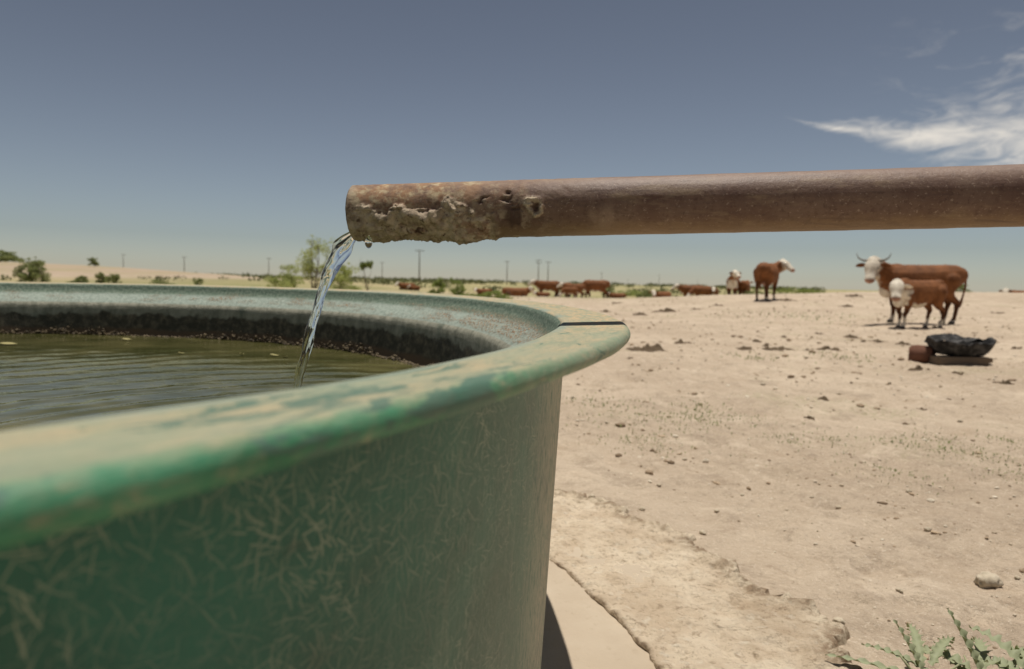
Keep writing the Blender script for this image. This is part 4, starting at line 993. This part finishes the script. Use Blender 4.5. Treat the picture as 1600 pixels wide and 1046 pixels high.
# ------------------------------------------------------------------ utility poles
mpole, t, p = material('weathered_pole_wood', 0.9, 0.15)
t.put(p.inputs['Base Color'], t.mix(t.noise(t.obj(), 1.5, 4), (0.11, 0.09, 0.075), (0.19, 0.165, 0.14)))
mins, t, p = material('grey_porcelain', 0.3, 0.5); t.put(p.inputs['Base Color'], t.mix(t.noise(t.obj(), 5, 2), (0.28, 0.28, 0.28), (0.4, 0.4, 0.4)))
def pole(px, dist, H, label, arms=1, rz=0.0):
    g = ground_at(px, dist)
    o = tag(empty('utility_pole', g, rz), label, 'utility pole', 'utility poles across the plain')
    MB().tube([(0, 0, -0.3), (0, 0, H * .5), (0, 0, H)], [0.17, 0.14, 0.11], 8).build('post', mpole, o)
    for k in range(arms):
        z = H - 0.35 - 0.9 * k
        c = MB().box((0, 0.16, z), (2.3, 0.10, 0.13)).build('crossarm', mpole, o, False)
        for q in (-1.0, -0.5, 0.5, 1.0):
            MB().tube([(q, .16, z + .06), (q, .16, z + .14), (q, .16, z + .24)], [.03, .06, .04], 6).build('insulator', mins, c)
for a in [(655, 175, 9.0, 'tallest dark utility pole, right of the stream', 1), (841, 250, 9.6, 'utility pole with two crossarms left of a close pair', 2), (856, 262, 9.3, 'utility pole on the right of the close pair', 1),
          (792, 270, 9.4, 'utility pole midway between the tallest and the close pair', 1), (597, 330, 9.2, 'faint utility pole between the stream and the tallest pole', 1), (420, 300, 9.2, 'utility pole left of the tall thin shrub', 1),
          (288, 290, 8.6, 'utility pole at the right foot of the sandy hill', 1), (193, 330, 10.0, 'faint utility pole beyond the sandy hill, right of the small dark bush', 1), (940, 480, 9.2, 'utility pole above the big side-on cow', 1),
          (1030, 520, 9.0, 'faint utility pole above the lying white-faced cow', 1), (981, 900, 8.5, 'tiny far utility pole between two groups of cattle', 1), (1090, 880, 8.8, 'tiny far utility pole above the huddled cattle', 1)]:
    pole(a[0], a[1], a[2], a[3], a[4])

# ------------------------------------------------------------------ cattle
mcow, t, p = material('hereford_coat', 0.75, 0.2)
cn = t.node('ShaderNodeAttribute', attribute_name='coat').outputs['Color']
nv1 = t.noise(t.obj(), 5, 6, 0.7)
t.put(p.inputs['Base Color'], t.mixblend('MULTIPLY', 1.0, cn, t.mix(t.step(nv1, 0.3, 0.7), (0.62, 0.58, 0.54), (1.15, 1.12, 1.08))))
t.put(p.inputs['Normal'], t.bump(t.noise(t.vec('MULTIPLY', t.obj(), (1, 1, 2)), 55, 3), 0.35, 0.01))
mhorn, t, p = material('dark_horn', 0.45, 0.4); t.put(p.inputs['Base Color'], t.mix(t.noise(t.obj(), 8, 3), (0.10, 0.085, 0.07), (0.30, 0.26, 0.20)))
meye, t, p = material('dark_eye', 0.15, 0.5); t.put(p.inputs['Base Color'], t.mix(t.noise(t.obj(), 8, 1), (0.01, 0.008, 0.006), (0.02, 0.015, 0.01)))
mhoof, t, p = material('dark_hoof', 0.6, 0.3); t.put(p.inputs['Base Color'], t.mix(t.noise(t.obj(), 20, 3), (0.04, 0.033, 0.028), (0.10, 0.085, 0.07)))
RED = np.array([0.235, 0.096, 0.037]); DRED = np.array([0.105, 0.043, 0.019]); WHT = np.array([0.80, 0.74, 0.63]); PNK = np.array([0.46, 0.27, 0.20]); HOF = np.array([0.07, 0.058, 0.048])

def rot_z(v, a): return np.array([v[0] * math.cos(a) - v[1] * math.sin(a), v[0] * math.sin(a) + v[1] * math.cos(a), v[2]])

def make_cow(name, head=(1.12, 0.10, 1.34), yaw=60, pitch=-52, lying=False, voxel=0.02, horns=False, white_ear=False, step=0.0, calf=False, red=RED, neck_white=0.5, seed=0, details=True, legk=1.0):
    """cow standing along +x, hooves on z = 0; the body is one continuous mesh, horns, ears, eyes, tail and hooves are parts"""
    S = []                                   # spheres: centre, radii, colour tag
    def ell(c, r, tagc): S.append((np.array(c, float), np.array(r if hasattr(r, '__len__') else (r, r, r), float), tagc))
    def chain(pts, tagc, n=7, sq=None):
        for i in range(len(pts) - 1):
            a, b = np.array(pts[i]), np.array(pts[i + 1])
            for k in range(n):
                q = a + (b - a) * k / n
                if tagc.endswith('leg') and q[3] < .11: q[3] *= legk
                ell(q[:3], (q[3], q[3] * (sq or 1), q[3]), tagc)
        q = np.array(pts[-1]); ell(q[:3], (q[3], q[3] * (sq or 1), q[3]), tagc)
    dz = -0.56 if lying else 0.0
    slim = 0.88 if calf else 1.0
    sec = [(-0.84, 1.10, .19, .17), (-0.72, 1.06, .29, .27), (-0.50, 1.01, .35, .31), (-0.20, .965, .385, .36), (0.12, .95, .40, .365), (0.40, .96, .385, .325), (0.60, .98, .36, .28), (0.74, .99, .29, .22)]
    if lying: sec = [(x, z, h, w_ * 1.12) for x, z, h, w_ in sec]
    for i in range(len(sec) - 1):
        for k in range(4):
            q = np.array(sec[i]) + (np.array(sec[i + 1]) - np.array(sec[i])) * k / 4
            ell((q[0], 0, q[1] + dz), (0.15, q[3] * slim, q[2] * (0.92 if calf else 1)), 'torso')
    ell((0.74, 0, .99 + dz), (.14, .2, .27), 'torso')
    ell((0.50, 0, 1.27 + dz), (.20, .10, .09), 'torso')                 # withers
    ell((-0.70, 0, 1.26 + dz), (.14, .17, .08), 'torso')                # hooks and pins
    ell((0.68, 0, .74 + dz), (.17, .14, .19), 'white')
    ell((0.40, 0, .80 + dz), (.25, .22, .25), 'torso'); ell((0.05, 0, .80 + dz), (.35, .28, .27), 'torso')                  # brisket
    # neck
    hb = np.array(head, float); hb[2] += dz
    y_ = R_(yaw); p_ = R_(pitch)
    fwd = rot_z(np.array([math.cos(p_), 0, math.sin(p_)]), y_)
    upd = rot_z(np.array([-math.sin(p_), 0, math.cos(p_)]), y_); lat = np.cross(upd, fwd)
    nb0 = np.array([0.62, 0, 1.06 + dz]); mid = (nb0 + hb) / 2 + np.array([0.03, 0, -0.01])
    chain([(*nb0, .275), (*mid, .225), (*(hb - fwd * 0.04), .16)], 'neck', 7, 0.72)
    chain([(0.70, 0, .86 + dz, .15), (*(mid + np.array([0, 0, -.14])), .11), (*(hb + fwd * .10 + np.array([0, 0, -.12])), .08)], 'throat', 7, 0.7)
    # head
    def hp(f, u, l): return hb + fwd * f + upd * u + lat * l
    hk = 1.28 if calf else 1.18
    for f, u, r, lw, tg in [(0.0, 0.02, .105, 1.12, 'face'), (.07, .02, .112, 1.15, 'face'), (.14, .01, .112, 1.12, 'face'), (.20, .0, .105, 1.0, 'face'), (.27, -.01, .092, .95, 'face'), (.33, -.015, .083, .95, 'face'), (.39, -.02, .079, 1.0, 'face'), (.44, -.025, .078, 1.1, 'face'), (.475, -.03, .070, 1.15, 'nose')]:
        r = r * hk
        for l in (-.45, 0, .45): ell(hp(f * 0.96, u, l * r * lw), r * 0.78 if l else r, tg)
    for l in (-1, 1): ell(hp(.12, -.07, .055 * l), .075, 'face')           # jaw
    ell(hp(.30, -.07, 0), .06, 'face')
    # legs
    feet = []
    if not lying:
        for s in (-1, 1):
            o = step * s
            chain([(.50, .15 * s, .86, .15), (.49, .165 * s, .68, .105), (.51 + o * .5, .16 * s, .42, .060), (.51 + o, .16 * s, .38, .058), (.51 + o * .9, .16 * s, .16, .042), (.53 + o, .16 * s, .09, .050), (.545 + o, .16 * s, .055, .055)], 'foreleg', 6)
            feet.append((.55 + o, .16 * s))
            o = -step * s * 0.8
            chain([(-.58, .15 * s, .98, .22), (-.50, .18 * s, .74, .155), (-.60, .17 * s, .60, .095), (-.72 + o * .6, .16 * s, .49, .066), (-.70 + o, .16 * s, .36, .050), (-.67 + o, .16 * s, .16, .044), (-.65 + o, .16 * s, .09, .050), (-.63 + o, .16 * s, .055, .055)], 'hindleg', 6)
            feet.append((-.625 + o, .16 * s))
        if not calf: ell((-.38, 0, .62), (.15, .13, .10), 'udder')
    else:
        for s in (-1, 1):
            chain([(.50, .22 * s, .30, .13), (.62, .27 * s, .14, .085), (.80, .25 * s, .075, .06), (.60, .20 * s, .05, .045)], 'foreleg', 6)
            chain([(-.50, .25 * s, .34, .21), (-.30, .36 * s, .20, .14), (-.12, .40 * s, .10, .08), (-.45, .40 * s, .065, .055), (-.20, .42 * s, .055, .045)], 'hindleg', 6)
    # surface
    C = np.array([s[0] for s in S]); Rr = np.array([s[1] for s in S]); tg = np.array([s[2] for s in S])
    V = (ICO2[None] * Rr[:, None] + C[:, None]).reshape(-1, 3); F = (ICO2F[None] + (np.arange(len(S)) * len(ICO2))[:, None, None]).reshape(-1, 3)
    tmp = mesh_np('tmp', V, F)
    m1 = tmp.modifiers.new('r', 'REMESH'); m1.mode = 'VOXEL'; m1.voxel_size = voxel
    m2 = tmp.modifiers.new('s', 'SMOOTH'); m2.factor = 0.5; m2.iterations = 4 if voxel < 0.022 else 2
    dg = bpy.context.evaluated_depsgraph_get(); me = bpy.data.meshes.new_from_object(tmp.evaluated_get(dg)); bpy.data.objects.remove(tmp)
    n = len(me.vertices); co_ = np.zeros(n * 3, np.float32); me.vertices.foreach_get('co', co_); co_ = co_.reshape(-1, 3).astype(float)
    col = np.tile(red, (n, 1)).astype(float)
    nz = fbm(co_[:, 0] * 6 + seed, co_[:, 1] * 6, co_[:, 2] * 6, octv=3, seed=seed + 3)
    for i0 in range(0, n, 4000):
        q = co_[i0:i0 + 4000]
        dd = (np.linalg.norm((q[:, None] - C[None]) / Rr[None], axis=2) - 1) * Rr.mean(1)[None]
        col_t = tg[np.argmin(dd, 1)]; z = q[:, 2]; xx = q[:, 0]; nn_ = nz[i0:i0 + 4000]
        cc_ = np.tile(red, (len(q), 1)).astype(float)
        wm = np.zeros(len(q))
        tor = np.isin(col_t, ['torso', 'hindleg', 'foreleg', 'throat', 'white', 'neck'])
        wm = np.maximum(wm, tor * sstep((.71 if calf else .655) + dz + 0.05 * nn_ - z, 0, .05) * (np.abs(q[:, 1]) < (.40 if calf else .24) if not lying else 1) * (xx > -.62) * (col_t != 'foreleg') * (col_t != 'hindleg'))
        wm = np.maximum(wm, (col_t == 'white') | (col_t == 'udder'))
        if calf: wm = np.maximum(wm, np.isin(col_t, ['torso', 'neck', 'foreleg']) * (z > .62) * sstep(xx + .10 * nn_, .50, .58) * sstep(1.08 + dz - z, 0, .1))
        wm = np.maximum(wm, (col_t == 'throat') * neck_white * sstep(nn_, -.9, .3))
        if not lying: wm = np.maximum(wm, np.isin(col_t, ['foreleg', 'hindleg']) * sstep((.26 if calf else .15) + .07 * nn_ - z, 0, .04))
        wm = np.maximum(wm, col_t == 'face')
        wm = np.maximum(wm, (col_t == 'neck') * sstep(np.linalg.norm(q - hb[None], axis=1), .24, .16))
        wm = np.clip(wm, 0, 1)[:, None]
        leg = np.isin(col_t, ['foreleg', 'hindleg'])[:, None] * sstep(0.62 - z, 0, .2)[:, None]
        cc_ = cc_ * (1 - leg) + DRED * leg
        cc_ = cc_ * (1 - wm) + WHT * wm
        cc_[col_t == 'nose'] = PNK; cc_[col_t == 'udder'] = PNK * 1.25
        col[i0:i0 + 4000] = cc_
    at = me.attributes.new('coat', 'FLOAT_COLOR', 'POINT'); at.data.foreach_set('color', np.concatenate([col, np.ones((n, 1))], 1).astype(np.float32).ravel())
    for pl in me.polygons: pl.use_smooth = True
    me.materials.clear(); me.materials.append(mcow); me.name = 'body'
    parts = [('body', me)]
    def part(nm, mb, mat, colr=None):
        m = bpy.data.meshes.new(nm); m.from_pydata(mb.V, [], mb.F); m.validate(); m.update()
        for pl in m.polygons: pl.use_smooth = True
        m.materials.append(mat)
        if colr is not None:
            a = m.attributes.new('coat', 'FLOAT_COLOR', 'POINT'); a.data.foreach_set('color', np.tile(np.array([*colr, 1.0], np.float32), len(m.vertices)))
        parts.append((nm, m))
    # tail
    if lying: tp = [(-.90, .02, 1.16 + dz), (-1.0, .08, .95 + dz), (-.98, .2, .2), (-.80, .34, .04)]
    else: tp = [(-.84, 0, 1.22), (-.935, .01, 1.12), (-.945, .02, .86), (-.90, .02, .62), (-.87, .02, .48), (-.86, .02, .38)]
    part('tail', MB().tube(tp, [.035, .03, .022, .02, .035, .01][:len(tp)], 8), mcow, red * 0.9)
    for s in (-1, 1):
        # ear
        b_ = hp(.035, .02, .13 * s); out = lat * s * 0.95 - upd * 0.06 + np.array([0, 0, -0.10]) - fwd * 0.08; out /= np.linalg.norm(out); wd = np.cross(out, fwd); wd /= np.linalg.norm(wd); tn = np.cross(out, wd)
        mb = MB(); Lr = 0.245; m = 9; VV = []; FF_ = []
        for i in range(m):
            u = i / (m - 1); ww = 0.075 * math.sin(math.pi * min(1, u * .92 + .06)) ** .75
            for k in range(8):
                a = 2 * math.pi * k / 8; VV.append(tuple(b_ + out * Lr * u + wd * ww * math.cos(a) + tn * (ww * .28 * math.sin(a)) - np.array([0, 0, .02]) * u * u))
        for i in range(m - 1):
            for k in range(8): FF_.append((i * 8 + k, i * 8 + (k + 1) % 8, (i + 1) * 8 + (k + 1) % 8, (i + 1) * 8 + k))
        part('ear', mb.add(VV, FF_), mcow, WHT if (white_ear and s == white_ear) else red * 0.8)
        if details:
            part('eye', MB().add((ICO2 * .030 + hp(.165, .048, .118 * s)).tolist(), ICO2F.tolist()), meye)
        if horns:
            hpn = []
            for u in np.linspace(0, 1, 10):
                hpn.append(tuple(hp(-.03, .05, (.085 + .27 * math.sin(u * 1.5)) * s) + np.array([0, 0, 0.02 + 0.20 * u ** 2.2]) + fwd * .03 * u))
            part('horn', MB().tube(hpn, [.034 * (1 - .88 * u) for u in np.linspace(0, 1, 10)], 10), mhorn)
    if details and not lying:
        for fx_, fy_ in feet:
            mb = MB(); VV = []; FF_ = []
            for i, (zz_, rr4, dx_) in enumerate([(0, .068, .012), (.02, .066, .008), (.065, .054, 0)]):
                for k in range(12):
                    a = 2 * math.pi * k / 12; VV.append((fx_ + dx_ + rr4 * 1.1 * math.cos(a), fy_ + rr4 * .9 * math.sin(a), zz_))
            for i in range(2):
                for k in range(12): FF_.append((i * 12 + k, i * 12 + (k + 1) % 12, (i + 1) * 12 + (k + 1) % 12, (i + 1) * 12 + k))
            FF_.append(tuple(range(11, -1, -1))); FF_.append(tuple(range(24, 36)))
            part('hoof', mb.add(VV, FF_), mhoof)
    return parts

def place_cow(parts, name, pos, heading, scale, label, cat='cow', group='cattle on the pasture', sink=0.0):
    o = tag(empty(name, (pos[0], pos[1], pos[2] - sink), R_(heading), scale), label, cat, group)
    for nm, m in parts: link(bpy.data.objects.new(nm, m), o)
    return o

COW_HORN = make_cow('cow', (1.06, 0.24, 1.33), 62, -52, horns=True, voxel=0.02, step=0.05, neck_white=0.8, seed=1)
CALF_TURN = make_cow('calf', (1.02, 0.22, 1.15), 42, -46, voxel=0.02, step=0.10, calf=True, white_ear=1, neck_white=1.0, seed=2)
COW_LOOK = make_cow('cow', (0.90, -0.34, 1.36), -112, -30, voxel=0.025, step=0.07, seed=3)
COW_STAND = make_cow('cow', (1.15, 0.0, 1.25), 6, -30, voxel=0.026, step=0.08, seed=4, details=False, legk=1.4)
COW_GRAZE = make_cow('cow', (1.22, 0.05, 0.55), 0, -65, voxel=0.026, step=0.12, seed=5, details=False, legk=1.4)
COW_LIE = make_cow('cow', (1.05, 0.14, 1.30), 55, -35, lying=True, voxel=0.026, seed=6, details=False, legk=1.4)
CALF_FRONT = make_cow('calf', (1.05, 0.14, 1.42), 35, -25, voxel=0.03, seed=7, calf=True, details=False, legk=1.4)

c1 = ground_px(1437, 508); c1 = ground_at(1437, 15.4)
place_cow(COW_HORN, 'cow', c1, 168, 0.98, 'red and white cow with curved horns, looking at the viewer', 'cow')
c2 = ground_at(1436, 14.2)
place_cow(CALF_TURN, 'calf', c2, 199, 0.76, 'white-faced calf standing in front of the horned cow', 'calf')
place_cow(COW_LOOK, 'cow', ground_at(1199, 26.0), 57, 1.06, 'cow seen from behind on the crest, white head turned right', 'cow')
place_cow(CALF_FRONT, 'cow', ground_at(1145, 40), 250, 1.08, 'white-headed cow facing forward, left of the turned cow', 'cow', sink=0.1)
place_cow(COW_STAND, 'calf', ground_at(1164, 41), 60, 0.85, 'brown calf seen from behind beside the white-headed cow', 'calf', sink=0.05)
place_cow(COW_STAND, 'cow', ground_at(1082, 55), 170, 1.04, 'pale brown cow at the back left of the huddled group', 'cow')
place_cow(COW_GRAZE, 'cow', ground_at(1097, 52), 200, 0.96, 'dark brown cow bunched in the middle of the huddled group', 'cow')
place_cow(COW_STAND, 'calf', ground_at(1117, 53), 250, 0.9, 'brown calf at the right end of the huddled group', 'calf')
place_cow(COW_LIE, 'cow', ground_at(1035, 49), 215, 0.95, 'cow lying down with a white face, left of the huddled group', 'cow')
place_cow(COW_GRAZE, 'cow', ground_at(931, 50), 172, 1.08, 'big brown cow side-on with head lowered, right of the far group', 'cow')
place_cow(COW_STAND, 'calf', ground_at(898, 48), 178, 0.80, 'calf with white head close left of the big side-on cow', 'calf')
place_cow(COW_GRAZE, 'calf', ground_at(891, 41), 205, 0.55, 'small calf nearest the rim with its head down', 'calf')
place_cow(COW_STAND, 'cow', ground_at(880, 66), 185, 1.0, 'brown cow half hidden behind the calf with white head', 'cow')
place_cow(COW_STAND, 'cow', ground_at(856, 58), 176, 1.08, 'brown cow standing side-on under the close pair of poles', 'cow')
place_cow(COW_LIE, 'calf', ground_at(849, 57), 180, 0.62, 'red calf lying at the feet of the cow under the poles', 'calf')
place_cow(COW_LIE, 'cow', ground_at(806, 46), 355, 0.95, 'dark brown cow lying alone at the left of the far group', 'cow')
place_cow(COW_LIE, 'cow', ground_at(757, 58), 190, 0.7, 'brown cow lying low beyond the weeds at the rim', 'cow')
place_cow(COW_LIE, 'cow', ground_at(636, 62), 180, 0.8, 'brown cow lying far off left of the tallest pole', 'cow')
place_cow(COW_LIE, 'calf', ground_at(649, 61), 150, 0.55, 'brown calf lying far off at the foot of the tallest pole', 'calf')
place_cow(COW_LIE, 'cow', ground_at(966, 58), 175, 0.75, 'brown cow lying beside the round green bush', 'cow')
place_cow(COW_LIE, 'cow', ground_at(1600, 36), 172, 0.85, 'cow lying behind the crest at the right edge', 'cow', sink=0.42)
